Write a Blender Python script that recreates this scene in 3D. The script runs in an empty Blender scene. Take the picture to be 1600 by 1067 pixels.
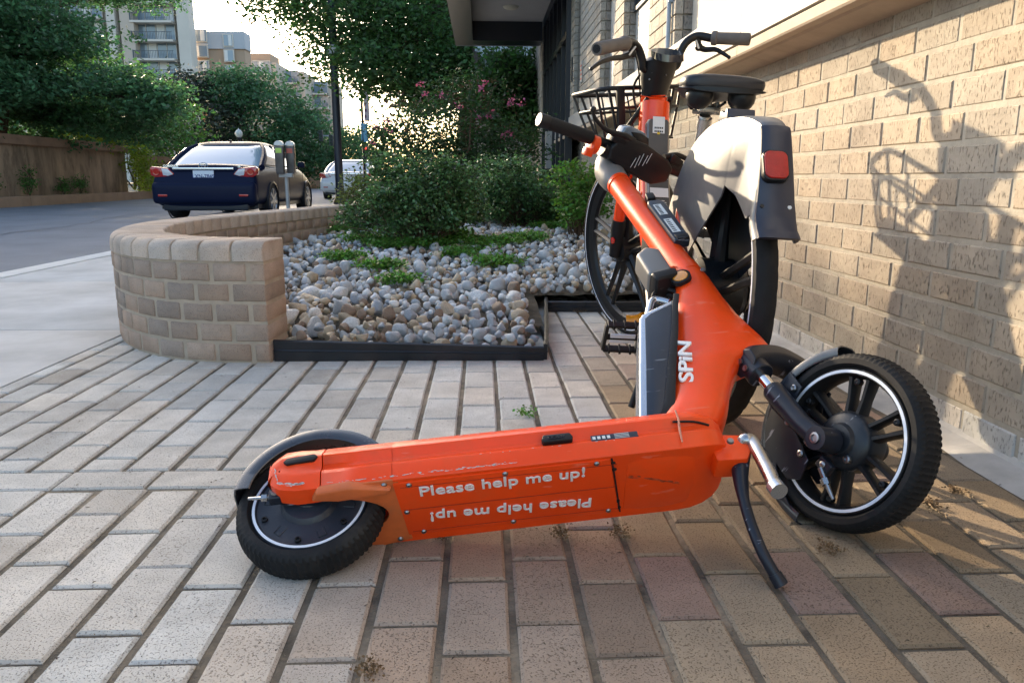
import bpy, bmesh, math, random
import numpy as np
from mathutils import Vector, Matrix
from mathutils import noise as mnoise
R_ = math.radians
PI = math.pi
random.seed(7)
sc = bpy.context.scene
col = sc.collection

# ------------------------------------------------------------------ camera, sky, sun, exposure
CAM_H = 0.60
PITCH = math.atan(255/1200.0)
YAW = math.atan(48/(1200.0/math.cos(PITCH)))
cam_d = bpy.data.cameras.new('camera')
cam = bpy.data.objects.new('camera', cam_d)
col.objects.link(cam)
cam_d.sensor_width = 36.0
cam_d.lens = 27.0
cam_d.clip_start = 0.02
cam_d.clip_end = 2000
cam.location = (0, 0, CAM_H)
cam.rotation_euler = (PI/2 - PITCH, 0, -YAW)
cam_d.dof.use_dof = False
sc.camera = cam

SUN_TO = Vector((-1.0, 1.77, 0.60)).normalized()      # towards the sun
sun_el = math.asin(SUN_TO.z)
sun_az = math.atan2(SUN_TO.x, SUN_TO.y)
w = bpy.data.worlds.new('World')
sc.world = w
w.use_nodes = True
nt = w.node_tree
nt.nodes.clear()
wo = nt.nodes.new('ShaderNodeOutputWorld')
bg = nt.nodes.new('ShaderNodeBackground')
sky = nt.nodes.new('ShaderNodeTexSky')
sky.sky_type = 'NISHITA'
sky.sun_disc = False
sky.sun_elevation = sun_el
sky.sun_rotation = sun_az
sky.air_density = 1.0
sky.dust_density = 2.6
sky.ozone_density = 1.0
bg.inputs['Strength'].default_value = 0.15
nt.links.new(sky.outputs[0], bg.inputs[0])
nt.links.new(bg.outputs[0], wo.inputs[0])
sl = bpy.data.lights.new('sun', 'SUN')
sl.energy = 3.0
sl.angle = R_(0.53)
sl.color = (1.0, 0.80, 0.55)
so = bpy.data.objects.new('sun', sl)
col.objects.link(so)
so.location = (-5, 5, 6)
so.rotation_euler = SUN_TO.to_track_quat('Z', 'Y').to_euler()
sc.view_settings.view_transform = 'Standard'
sc.view_settings.look = 'None'
sc.view_settings.gamma = 1
sc.view_settings.exposure = 1.8
sc.view_settings.use_curve_mapping = False

# ------------------------------------------------------------------ helpers
_fw = Vector((math.sin(YAW)*math.cos(PITCH), math.cos(YAW)*math.cos(PITCH), -math.sin(PITCH)))
_rt = Vector((math.cos(YAW), -math.sin(YAW), 0))
_up = _rt.cross(_fw)
CAM = Vector((0, 0, CAM_H))

def ray(px, py):
    return _fw + _rt*((px-800)/1200.0) - _up*((py-533.5)/1200.0)

def atY(px, py, Y):
    d = ray(px, py)
    return CAM + d*(Y/d.y)

def atZ(px, py, z=0.0):
    d = ray(px, py)
    return CAM + d*((z-CAM_H)/d.z)

def pl(px, py, o, n):
    d = ray(px, py)
    return CAM + d*((o-CAM).dot(n)/d.dot(n))

def inp(b, name, v):
    if name in b.inputs:
        b.inputs[name].default_value = v

MATS = {}
def mat(name, c, rough=0.5, metal=0.0, var=0.0, scale=8.0, bump=0.0, bscale=60.0, coat=0.0, spec=0.5,
        dirt=0.0, dirtcol=(0.25, 0.2, 0.15), dscale=3.0, island=0.0, trans=0.0, transc=None, emit=0.0,
        scratch=0.0, scratchcol=(0.6, 0.58, 0.55), rvar=0.0, attr=None, aniso=(1, 1, 1)):
    m = bpy.data.materials.new(name)
    m.use_nodes = True
    t = m.node_tree
    N, L = t.nodes, t.links
    b = N['Principled BSDF']
    inp(b, 'Base Color', (*c, 1)); inp(b, 'Roughness', rough); inp(b, 'Metallic', metal)
    inp(b, 'Coat Weight', coat); inp(b, 'Coat Roughness', 0.08); inp(b, 'Specular IOR Level', spec)
    tc = N.new('ShaderNodeTexCoord')
    mp = N.new('ShaderNodeMapping'); mp.inputs['Scale'].default_value = aniso
    L.new(tc.outputs['Object'], mp.inputs[0])
    src = None
    def mixc(fac, a, bb, blend='MIX'):
        mx = N.new('ShaderNodeMix'); mx.data_type = 'RGBA'; mx.blend_type = blend
        for s, v in ((0, fac), (6, a), (7, bb)):
            if hasattr(v, 'is_linked') or isinstance(v, bpy.types.NodeSocket): L.new(v, mx.inputs[s])
            elif s == 0: mx.inputs[0].default_value = v
            else: mx.inputs[s].default_value = (*v, 1)
        return mx.outputs[2]
    def ramp(v, p0, p1, a=0.0, bb=1.0):
        r = N.new('ShaderNodeMapRange'); r.clamp = True
        r.inputs['From Min'].default_value = p0; r.inputs['From Max'].default_value = p1
        r.inputs['To Min'].default_value = a; r.inputs['To Max'].default_value = bb
        L.new(v, r.inputs[0]); return r.outputs[0]
    def noi(s, d=3.0, off=0.0, rough=0.6):
        n = N.new('ShaderNodeTexNoise'); n.inputs['Scale'].default_value = s; n.inputs['Detail'].default_value = d
        n.inputs['Roughness'].default_value = rough
        if off:
            m2 = N.new('ShaderNodeMapping'); m2.inputs['Location'].default_value = (off, off*1.7, off*.6)
            L.new(mp.outputs[0], m2.inputs[0]); L.new(m2.outputs[0], n.inputs['Vector'])
        else: L.new(mp.outputs[0], n.inputs['Vector'])
        return n.outputs['Fac']
    src = c
    if attr:
        a = N.new('ShaderNodeAttribute'); a.attribute_name = attr
        src = a.outputs['Color']
    if island:
        g = N.new('ShaderNodeNewGeometry')
        v = ramp(g.outputs['Random Per Island'], 0, 1, 1-island, 1+island)
        src = mixc(1.0, src, (1, 1, 1)) if False else src
        hs = N.new('ShaderNodeHueSaturation')
        if isinstance(src, tuple): hs.inputs['Color'].default_value = (*src, 1)
        else: L.new(src, hs.inputs['Color'])
        L.new(v, hs.inputs['Value'])
        h2 = N.new('ShaderNodeMath'); h2.operation = 'MULTIPLY_ADD'; h2.inputs[1].default_value = 0.05; h2.inputs[2].default_value = 0.475
        L.new(g.outputs['Random Per Island'], h2.inputs[0]); L.new(h2.outputs[0], hs.inputs['Hue'])
        src = hs.outputs[0]
    if var:
        v = ramp(noi(scale, 5), 0.3, 0.7, 1-var, 1+var)
        hs = N.new('ShaderNodeHueSaturation')
        if isinstance(src, tuple): hs.inputs['Color'].default_value = (*src, 1)
        else: L.new(src, hs.inputs['Color'])
        L.new(v, hs.inputs['Value']); src = hs.outputs[0]
    if dirt:
        f = ramp(noi(dscale, 8, 3.1, .7), 0.5, 0.72, 0, dirt)
        src = mixc(f, src, dirtcol)
    if scratch:
        n1 = N.new('ShaderNodeTexNoise'); n1.inputs['Scale'].default_value = 40; n1.inputs['Detail'].default_value = 6
        m2 = N.new('ShaderNodeMapping'); m2.inputs['Scale'].default_value = (.35, 1.5, 2.2); m2.inputs['Rotation'].default_value = (.2, .3, .4)
        L.new(tc.outputs['Object'], m2.inputs[0]); L.new(m2.outputs[0], n1.inputs['Vector'])
        f = ramp(n1.outputs['Fac'], 0.66, 0.69, 0, scratch)
        src = mixc(f, src, scratchcol)
    if not isinstance(src, tuple): L.new(src, b.inputs['Base Color'])
    if rvar:
        L.new(ramp(noi(scale*1.7, 5, 9.), 0.3, 0.7, max(.02, rough-rvar), rough+rvar), b.inputs['Roughness'])
    if bump:
        bp = N.new('ShaderNodeBump'); bp.inputs['Strength'].default_value = 1.0; bp.inputs['Distance'].default_value = bump
        L.new(noi(bscale, 6, 5.), bp.inputs['Height']); L.new(bp.outputs[0], b.inputs['Normal'])
    if trans:
        tr = N.new('ShaderNodeBsdfTranslucent'); ms = N.new('ShaderNodeMixShader'); ms.inputs[0].default_value = trans
        if isinstance(src, tuple): tr.inputs[0].default_value = (*(transc or src), 1)
        else:
            hs = N.new('ShaderNodeHueSaturation'); hs.inputs['Value'].default_value = 1.5; hs.inputs['Saturation'].default_value = 1.1
            L.new(src, hs.inputs['Color']); L.new(hs.outputs[0], tr.inputs[0])
        L.new(b.outputs[0], ms.inputs[1]); L.new(tr.outputs[0], ms.inputs[2])
        L.new(ms.outputs[0], N['Material Output'].inputs[0])
    if emit:
        inp(b, 'Emission Color', (*c, 1)); inp(b, 'Emission Strength', emit)
    MATS[name] = m
    return m

def tag(o, label=None, cat=None, group=None, kind=None):
    if label: o['label'] = label
    if cat: o['category'] = cat
    if group: o['group'] = group
    if kind: o['kind'] = kind
    return o

def empty(name, loc=(0, 0, 0), label=None, cat=None, group=None, rz=0.0):
    o = bpy.data.objects.new(name, None)
    col.objects.link(o)
    o.location = loc
    o.rotation_euler = (0, 0, rz)
    o.empty_display_size = 0.1
    return tag(o, label, cat, group)

def acc(o):
    m = Matrix.Identity(4)
    while o is not None:
        m = o.matrix_parent_inverse @ o.matrix_basis @ m
        o = o.parent
    return m
ID = Matrix.Identity(4)

class MB:
    """collects shapes into one mesh"""
    def __init__(s):
        s.v = []; s.f = []; s.c = []
        s.cur = None
    def add(s, vs, fs, M=None):
        b = len(s.v)
        if M is not None: vs = [M @ Vector(v) for v in vs]
        s.v += [tuple(v) for v in vs]
        s.f += [tuple(i+b for i in f) for f in fs]
        if s.cur is not None: s.c += [s.cur]*len(fs)
        return s
    def box(s, c, d, M=None, b=0.0):
        x, y, z = c; a, e, h = d[0]/2, d[1]/2, d[2]/2
        if b <= 0:
            vs = [(x+i*a, y+j*e, z+k*h) for i in (-1, 1) for j in (-1, 1) for k in (-1, 1)]
            fs = [(0, 1, 3, 2), (4, 6, 7, 5), (0, 4, 5, 1), (2, 3, 7, 6), (0, 2, 6, 4), (1, 5, 7, 3)]
            return s.add(vs, fs, M)
        bm = bmesh.new()
        bmesh.ops.create_cube(bm, size=1)
        bmesh.ops.scale(bm, vec=d, verts=bm.verts)
        bmesh.ops.bevel(bm, geom=bm.edges[:], offset=min(b, min(d)*.49), segments=3, profile=.6, affect='EDGES')
        bmesh.ops.translate(bm, vec=c, verts=bm.verts)
        return s.bm(bm, M)
    def bm(s, bm, M=None):
        bm.verts.index_update()
        s.add([v.co.copy() for v in bm.verts], [[v.index for v in f.verts] for f in bm.faces], M)
        bm.free()
        return s
    def prism(s, poly, o, u, v, n, t0, t1, b=0.0, seg=2, M=None):
        """poly in plane (u,v) through o, extruded along n from t0 to t1"""
        o, u, v, n = Vector(o), Vector(u), Vector(v), Vector(n)
        bm = bmesh.new()
        lo = [bm.verts.new(o+u*p[0]+v*p[1]+n*t0) for p in poly]
        f = bm.faces.new(lo)
        r = bmesh.ops.extrude_face_region(bm, geom=[f])
        bmesh.ops.translate(bm, vec=n*(t1-t0), verts=[g for g in r['geom'] if isinstance(g, bmesh.types.BMVert)])
        bmesh.ops.recalc_face_normals(bm, faces=bm.faces[:])
        if b > 0:
            bmesh.ops.bevel(bm, geom=bm.edges[:], offset=b, segments=seg, profile=.6, affect='EDGES', clamp_overlap=True)
        return s.bm(bm, M)
    def tube(s, pts, r, seg=12, cap=True, M=None, closed=False):
        pts = [Vector(p) for p in pts]
        n = len(pts)
        rs = r if isinstance(r, (list, tuple)) else [r]*n
        vs, fs = [], []
        T = []
        for i in range(n):
            if closed: t = pts[(i+1) % n]-pts[i-1]
            else: t = pts[min(i+1, n-1)]-pts[max(i-1, 0)]
            T.append(t.normalized())
        a = T[0].orthogonal().normalized()
        for i in range(n):
            a = (a-T[i]*a.dot(T[i]))
            a = a.normalized() if a.length > 1e-6 else T[i].orthogonal().normalized()
            b = T[i].cross(a)
            for k in range(seg):
                th = 2*PI*k/seg
                vs.append(pts[i]+(a*math.cos(th)+b*math.sin(th))*rs[i])
        m = n if closed else n-1
        for i in range(m):
            for k in range(seg):
                j = (i+1) % n
                fs.append((i*seg+k, i*seg+(k+1) % seg, j*seg+(k+1) % seg, j*seg+k))
        if cap and not closed:
            fs.append(tuple(range(seg))[::-1]); fs.append(tuple((n-1)*seg+k for k in range(seg)))
        return s.add(vs, fs, M)
    def lathe(s, prof, o, axis, seg=48, a0=0.0, a1=2*PI, M=None, ref=None):
        """prof: (radius, offset along the axis)"""
        o = Vector(o); ax = Vector(axis).normalized()
        a = Vector(ref) if ref else ax.orthogonal()
        a = (a-ax*a.dot(ax)).normalized(); b = ax.cross(a)
        full = abs(a1-a0-2*PI) < 1e-6
        ns = seg if full else seg+1
        vs, fs = [], []
        for i in range(ns):
            th = a0+(a1-a0)*i/seg
            d = a*math.cos(th)+b*math.sin(th)
            for (r, h) in prof: vs.append(o+d*r+ax*h)
        m = len(prof)
        for i in range(seg):
            j = (i+1) % ns
            for k in range(m-1):
                fs.append((i*m+k, j*m+k, j*m+k+1, i*m+k+1))
        return s.add(vs, fs, M)
    def loft(s, rings, cap=True, M=None):
        n = len(rings[0]); vs = [p for r in rings for p in r]; fs = []
        for i in range(len(rings)-1):
            for k in range(n):
                fs.append((i*n+k, i*n+(k+1) % n, (i+1)*n+(k+1) % n, (i+1)*n+k))
        if cap:
            fs.append(tuple(range(n))[::-1]); fs.append(tuple((len(rings)-1)*n+k for k in range(n)))
        return s.add(vs, fs, M)
    def ball(s, c, r, seg=12, M=None):
        r = r if isinstance(r, (tuple, list)) else (r, r, r)
        rings = []
        n = seg//2
        vs = []; fs = []
        for i in range(n+1):
            ph = PI*i/n
            for k in range(seg):
                th = 2*PI*k/seg
                vs.append((c[0]+r[0]*math.sin(ph)*math.cos(th), c[1]+r[1]*math.sin(ph)*math.sin(th), c[2]+r[2]*math.cos(ph)))
        for i in range(n):
            for k in range(seg):
                fs.append((i*seg+k, (i+1)*seg+k, (i+1)*seg+(k+1) % seg, i*seg+(k+1) % seg))
        return s.add(vs, fs, M)
    def build(s, name, m, parent=None, smooth=True, ang=35, world=None, bev=0.0, sub=0):
        me = bpy.data.meshes.new(name)
        me.from_pydata([tuple(v) for v in s.v], [], s.f)
        me.validate()
        me.materials.append(m)
        if s.c and len(s.c) == len(me.polygons):
            at = me.attributes.new('bcol', 'FLOAT_COLOR', 'FACE')
            at.data.foreach_set('color', np.array([(*c, 1.0) for c in s.c], dtype=np.float32).ravel())
        bm = bmesh.new(); bm.from_mesh(me)
        bmesh.ops.remove_doubles(bm, verts=bm.verts, dist=1e-5) if len(s.v) < 60000 and not s.c else None
        if not s.c: bmesh.ops.recalc_face_normals(bm, faces=bm.faces[:])
        bm.to_mesh(me); bm.free()
        if smooth:
            me.polygons.foreach_set('use_smooth', [True]*len(me.polygons))
            me.set_sharp_from_angle(angle=R_(ang))
        o = bpy.data.objects.new(name, me)
        col.objects.link(o)
        if parent is not None: o.parent = parent
        if world is not None: o.matrix_basis = world
        elif parent is not None: o.matrix_parent_inverse = acc(parent).inverted()
        if bev:
            bv = o.modifiers.new('b', 'BEVEL'); bv.width = bev; bv.segments = 2; bv.limit_method = 'ANGLE'; bv.angle_limit = R_(40)
        if sub:
            sm = o.modifiers.new('s', 'SUBSURF'); sm.levels = sub; sm.render_levels = sub
        return o

def text_obj(name, body, size, m, parent, M, ext=0.0006, bold=0.0, spacing=1.0, align='LEFT', xs=1.0):
    cu = bpy.data.curves.new(name, 'FONT')
    cu.body = body; cu.size = size; cu.extrude = ext; cu.bevel_depth = bold; cu.bevel_resolution = 0; cu.space_character = spacing
    cu.align_x = align; cu.resolution_u = 4
    tmp = bpy.data.objects.new('tmp', cu)
    col.objects.link(tmp)
    dg = bpy.context.evaluated_depsgraph_get()
    me = bpy.data.meshes.new_from_object(tmp.evaluated_get(dg))
    bpy.data.objects.remove(tmp)
    me.name = name
    me.transform(Matrix.Diagonal((xs, 1, 1, 1)))
    me.materials.clear(); me.materials.append(m)
    o = bpy.data.objects.new(name, me)
    col.objects.link(o); o.parent = parent
    o.matrix_basis = M
    return o

def frame(o, x, y, z):
    x, y, z, o = Vector(x), Vector(y), Vector(z), Vector(o)
    return Matrix(((x.x, y.x, z.x, o.x), (x.y, y.y, z.y, o.y), (x.z, y.z, z.z, o.z), (0, 0, 0, 1)))

def spline(pts, n=8, closed=False):
    pts = [Vector(p) for p in pts]; out = []
    m = len(pts)
    rng = range(m if closed else m-1)
    for i in rng:
        p0 = pts[i-1] if (closed or i > 0) else pts[0]
        p1 = pts[i]; p2 = pts[(i+1) % m]
        p3 = pts[(i+2) % m] if (closed or i+2 < m) else pts[-1]
        for k in range(n):
            t = k/n
            out.append(0.5*((2*p1)+(p2-p0)*t+(2*p0-5*p1+4*p2-p3)*t*t+(3*p1-p0-3*p2+p3)*t**3))
    if not closed: out.append(pts[-1])
    return out

def dup(o, parent=None):
    c = o.copy(); col.objects.link(c)
    if parent is not None: c.parent = parent
    for ch in list(o.children): dup(ch, c)
    return c
# ------------------------------------------------------------------ materials of the setting
def lin(h):
    return tuple(((int(h[i:i+2], 16)/255)**2.2) for i in (0, 2, 4))

def brick_mat(name, attr='bcol', scored=True, grain=0.0016, pits=0.5):
    m = mat(name, (0.4, 0.34, 0.28), rough=0.9, attr=attr, var=0.13, scale=9, spec=0.2, dirt=.38, dirtcol=(.17, .14, .11), dscale=2.6)
    t = m.node_tree; N, L = t.nodes, t.links; b = N['Principled BSDF']
    tc = N.new('ShaderNodeTexCoord')
    mp = N.new('ShaderNodeMapping'); mp.inputs['Scale'].default_value = (1, 1, 0.36) if scored else (1, 1, 1)
    L.new(tc.outputs['Object'], mp.inputs[0])
    n1 = N.new('ShaderNodeTexNoise'); n1.inputs['Scale'].default_value = 190 if scored else 380; n1.inputs['Detail'].default_value = 3
    L.new(mp.outputs[0], n1.inputs['Vector'])
    r1 = N.new('ShaderNodeMapRange'); r1.inputs['From Min'].default_value = 0.34; r1.inputs['From Max'].default_value = 0.42
    L.new(n1.outputs['Fac'], r1.inputs[0])
    n2 = N.new('ShaderNodeTexNoise'); n2.inputs['Scale'].default_value = 55; n2.inputs['Detail'].default_value = 8; n2.inputs['Roughness'].default_value = .75
    L.new(tc.outputs['Object'], n2.inputs['Vector'])
    ad = N.new('ShaderNodeMath'); ad.operation = 'MULTIPLY_ADD'; ad.inputs[1].default_value = 1.3
    L.new(n2.outputs['Fac'], ad.inputs[0]); L.new(r1.outputs[0], ad.inputs[2])
    bp = N.new('ShaderNodeBump'); bp.inputs['Distance'].default_value = grain; bp.inputs['Strength'].default_value = 1
    L.new(ad.outputs[0], bp.inputs['Height']); L.new(bp.outputs[0], b.inputs['Normal'])
    # dark pits
    src = b.inputs['Base Color'].links[0].from_socket
    mx = N.new('ShaderNodeMix'); mx.data_type = 'RGBA'; mx.blend_type = 'MULTIPLY'
    rr = N.new('ShaderNodeMapRange'); rr.inputs['From Min'].default_value = 0.34; rr.inputs['From Max'].default_value = 0.44
    rr.inputs['To Min'].default_value = pits; rr.inputs['To Max'].default_value = 0.0
    L.new(n1.outputs['Fac'], rr.inputs[0]); L.new(rr.outputs[0], mx.inputs[0]); L.new(src, mx.inputs[6])
    mx.inputs[7].default_value = (.25, .22, .2, 1)
    L.new(mx.outputs[2], b.inputs['Base Color'])
    return m

m_brick = brick_mat('wall_brick_clay', grain=.0020, pits=.5)
m_paver = brick_mat('paver_clay', scored=False, grain=0.0009, pits=0.62)
m_planter = brick_mat('planter_brick_clay', scored=False, grain=0.0008, pits=.45)
m_mortar = mat('mortar', (0.42, 0.38, 0.31), rough=.95, var=.15, scale=20, bump=.002, bscale=120)
m_joint = mat('joint_sand', (0.12, 0.10, 0.075), rough=1, var=.5, scale=9, bump=.008, bscale=90, dirt=.9, dirtcol=(.42, .34, .24), dscale=2.2)
m_conc = mat('sidewalk_concrete', (0.46, 0.45, 0.43), rough=.9, var=.2, scale=2.2, bump=.0015, bscale=150, dirt=.25, dirtcol=(.3, .28, .25))
m_kerb = mat('kerb_concrete', (0.6, 0.58, 0.54), rough=.9, var=.12, scale=5, bump=.002, bscale=80)
m_road = mat('asphalt', (0.17, 0.18, 0.20), rough=.85, var=.15, scale=1.2, bump=.003, bscale=130)
m_soil = mat('soil', (0.07, 0.055, 0.035), rough=1, var=.3, scale=8, bump=.02, bscale=20)
m_ground = mat('far_ground', (0.11, 0.11, 0.09), rough=1, var=.3, scale=.4)
m_retw = mat('retaining_concrete', (.36, .235, .145), rough=.95, var=.4, scale=2.4, dirt=.9, dirtcol=(.085, .05, .03), dscale=1.9, bump=.01, bscale=20, aniso=(1, 1, .35))
m_cop = mat('coping_concrete', (0.36, 0.21, 0.13), rough=.9, var=.2, scale=1.5, dirt=.4, dirtcol=(.12, .07, .05))
m_white = mat('white_panel', (0.40, 0.39, 0.37), rough=.6, var=.04, scale=2, dirt=.12, dirtcol=(.5, .45, .4))
m_stone = mat('ledge_stone', (0.50, 0.40, 0.30), rough=.85, var=.1, scale=6, bump=.0012, bscale=60, dirt=.3, dirtcol=(.3, .22, .16))
m_dark = mat('dark_metal', (0.018, 0.022, 0.03), rough=.35, spec=.5)
m_glassd = mat('dark_glass', (0.02, 0.03, 0.04), rough=.06, spec=.8)
m_glassb = mat('window_glass', (0.20, 0.27, 0.34), rough=.1, spec=.8)
m_soffit = mat('soffit_plaster', (0.34, 0.35, 0.37), rough=.9, var=.05, scale=5)

def brickcol(base, j=.12, warm=.04):
    k = 1+random.uniform(-j, j); w_ = random.uniform(-warm, warm)
    return (base[0]*k*(1+w_), base[1]*k, base[2]*k*(1-w_))

def brick(mb, c, sz, n, ch=0.004, jit=0.0008, M=None, base=(.4, .34, .27), j=.12):
    """chamfered brick; n = index of the outward axis: 0 -> -x face, 2 -> +z face"""
    mb.cur = brickcol(base, j)
    x, y, z = [c[i]+random.uniform(-jit, jit) for i in range(3)]
    hx, hy, hz = sz[0]/2, sz[1]/2, sz[2]/2
    if n == 0:
        q = [(0, -hy, -hz), (0, hy, -hz), (0, hy, hz), (0, -hy, hz)]
        o = [(x-hx+ch, y+a[1], z+a[2]) for a in q]
        i = [(x-hx, y+a[1]*(1-ch/hy), z+a[2]*(1-ch/hz)) for a in q]
        bk = [(x+hx, y+a[1], z+a[2]) for a in q]
        mb.add(o+i+bk, [(4, 7, 6, 5)]+[(k, 4+k, 4+(k+1) % 4, (k+1) % 4) for k in range(4)]+[(8+k, k, (k+1) % 4, 8+(k+1) % 4) for k in range(4)], M)
    else:
        q = [(-hx, -hy), (hx, -hy), (hx, hy), (-hx, hy)]
        tx, ty = random.uniform(-1, 1)*.006, random.uniform(-1, 1)*.006
        o = [(x+a[0], y+a[1], z+hz-ch+a[0]*tx+a[1]*ty) for a in q]
        i = [(x+a[0]*(1-ch*1.2/hx), y+a[1]*(1-ch*1.2/hy), z+hz+a[0]*tx+a[1]*ty) for a in q]
        bk = [(x+a[0], y+a[1], z-hz) for a in q]
        ra = random.uniform(-.011, .011); ca, sa = math.cos(ra), math.sin(ra)
        o, i, bk = [[(x+(p[0]-x)*ca-(p[1]-y)*sa, y+(p[0]-x)*sa+(p[1]-y)*ca, p[2]) for p in g_] for g_ in (o, i, bk)]
        mb.add(o+i+bk, [(4, 5, 6, 7)]+[(k, (k+1) % 4, 4+(k+1) % 4, 4+k) for k in range(4)]+[(8+k, 8+(k+1) % 4, (k+1) % 4, k) for k in range(4)], M)

# ------------------------------------------------------------------ ground, road, pavement
def sheet(name, x0, x1, y0, y1, z, m, nx=1, ny=1, kind='structure'):
    mb = MB()
    vs = [(x0+(x1-x0)*i/nx, y0+(y1-y0)*j/ny, z) for i in range(nx+1) for j in range(ny+1)]
    fs = [(i*(ny+1)+j, (i+1)*(ny+1)+j, (i+1)*(ny+1)+j+1, i*(ny+1)+j+1) for i in range(nx) for j in range(ny)]
    mb.add(vs, fs)
    return tag(mb.build(name, m, smooth=False), kind=kind)

sheet('ground', -700, 700, -60, 1200, -0.16, m_ground)
sheet('road', -11.5, -3.12, -30, 300, -0.10, m_road)
mb = MB(); random.seed(8)
for (x, y, dx, dy, n) in ((-4.2, 6.5, -.25, .25, 26), (-7.5, 10.0, .22, .12, 30), (-6.0, 8.2, -.05, .35, 40), (-9.5, 15, .3, .05, 24)):
    P = []
    for k in range(n): P.append((x, y)); x += dx+random.uniform(-.1, .1); y += dy+random.uniform(-.1, .1)
    vs = []; 
    for k, (px_, py_) in enumerate(P):
        w_ = random.uniform(.008, .02); vs += [(px_-w_, py_+w_*.3, -.096), (px_+w_, py_-w_*.3, -.096)]
    mb.add(vs, [(2*k, 2*k+1, 2*k+3, 2*k+2) for k in range(n-1)])
tag(mb.build('road', mat('tar_seam', (.05, .05, .055), rough=.6), smooth=False), kind='structure')
mb = MB()
for k in range(-4, 40):
    mb.box((-3.03, k*2.0+1.0, -.055), (.17, 1.985, .12), b=.012)
tag(mb.build('kerb', m_kerb), kind='structure')
mb = MB()
yy = -6.0
while yy < 90:
    for (xa, xb) in ((-2.94, -1.415),):
        mb.box(((xa+xb)/2, yy+.76, -.05), (xb-xa-.006, 1.512, .1), b=.004)
    yy += 1.52
for (xa, xb, ya, yb) in ((-1.408, -.2, 6.75, 12), (-1.408, -.2, 12.01, 40)):
    mb.box(((xa+xb)/2, (ya+yb)/2, -.052), (xb-xa, yb-ya, .1), b=.003)
tag(mb.build('sidewalk', m_conc), kind='structure')
sheet('paving_joints', -1.41, 1.2, -2, 6.7, -0.0050, m_joint)
sheet('planting_soil', -.19, 1.4, 6.71, 40, 0.02, m_soil)
sheet('verge', -16, -11.7, -30, 300, 0.02, m_ground)

pav = MB()
PB = (.55, .515, .46)
random.seed(11)
def paver(x0, x1, y0, y1):
    cx, cy = (x0+x1)/2, (y0+y1)/2
    base = PB
    r = random.random()
    # redder, darker pavers towards the middle and right of the foreground
    wgt = max(0, min(1, (cx+.38)/.3))*(max(0, min(1, (1.62-cy)/.35)) if cx < .35 else max(0, min(1, (3.2-cy)/1.2)))
    red = (.285, .205, .145); tan = (.285, .21, .132)
    t = red if cx < .22 else tan
    f = wgt*random.uniform(.88, 1.0)
    if r < .10: t = (.25, .165, .125)
    base = tuple(base[i]*(1-f)+t[i]*f for i in range(3))
    if r > .93: base = tuple(b*.8 for b in base)
    brick(pav, (cx, cy, -.02), (x1-x0, y1-y0, .04), 2, ch=.0035, jit=.0010, base=base, j=.09)
PX, PL = .0995, .1845
k0 = -15
for k in range(k0, 12):
    x0 = .038+PX*k+.0065; x1 = x0+PX-.0115
    if x1 > 1.075: continue
    if x0 < -1.41: x0 = -1.41
    if x1-x0 < .03: continue
    ph = (0.9618 if k % 2 == 0 else 1.0687)+random.uniform(-.012, .012)
    n = -9
    while True:
        ya = ph+n*PL+.003; yb = ya+PL-.0065
        n += 1
        if yb > 7.0: break
        if ya < -.6: continue
        cx = (x0+x1)/2
        if cx < -.1:
            # a course laid crosswise interrupts the long rows here
            if ya < 1.556 and yb > 1.453:
                if 1.453-ya > .02: paver(x0, x1, ya, 1.453)
                if yb-1.556 > .02: paver(x0, x1, 1.556, yb)
                continue
        paver(x0, x1, ya, yb)
xx = -1.41
while xx < -.12:
    paver(xx+.003, min(xx+PL-.003, -.068), 1.46, 1.549); xx += PL
pv = tag(pav.build('brick_paving', m_paver, smooth=False), kind='structure')

# ------------------------------------------------------------------ the planter: curved brick wall
outer = spline([(-.70, 2.505, 0), (-.93, 2.535, 0), (-1.14, 2.64, 0), (-1.345, 2.87, 0), (-1.49, 3.2, 0), (-1.585, 3.7, 0),
                (-1.52, 4.35, 0), (-1.35, 5.15, 0), (-1.07, 6.42, 0)], 14)
def resample(P, step):
    d = [0.0]
    for i in range(1, len(P)): d.append(d[-1]+(P[i]-P[i-1]).length)
    L = d[-1]
    def at(s):
        s = max(0, min(L, s))
        for i in range(1, len(d)):
            if d[i] >= s:
                t = (s-d[i-1])/max(1e-9, d[i]-d[i-1]); return P[i-1].lerp(P[i], t)
        return P[-1]
    return L, at
L_, at_ = resample(outer, .1)
planter = empty('brick_planter', (-1.2, 3.4, 0), 'low curved brick planter wall with rounded cap beside the sidewalk', 'planter')
pb = MB(); random.seed(3)
Wd = .19
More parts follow.
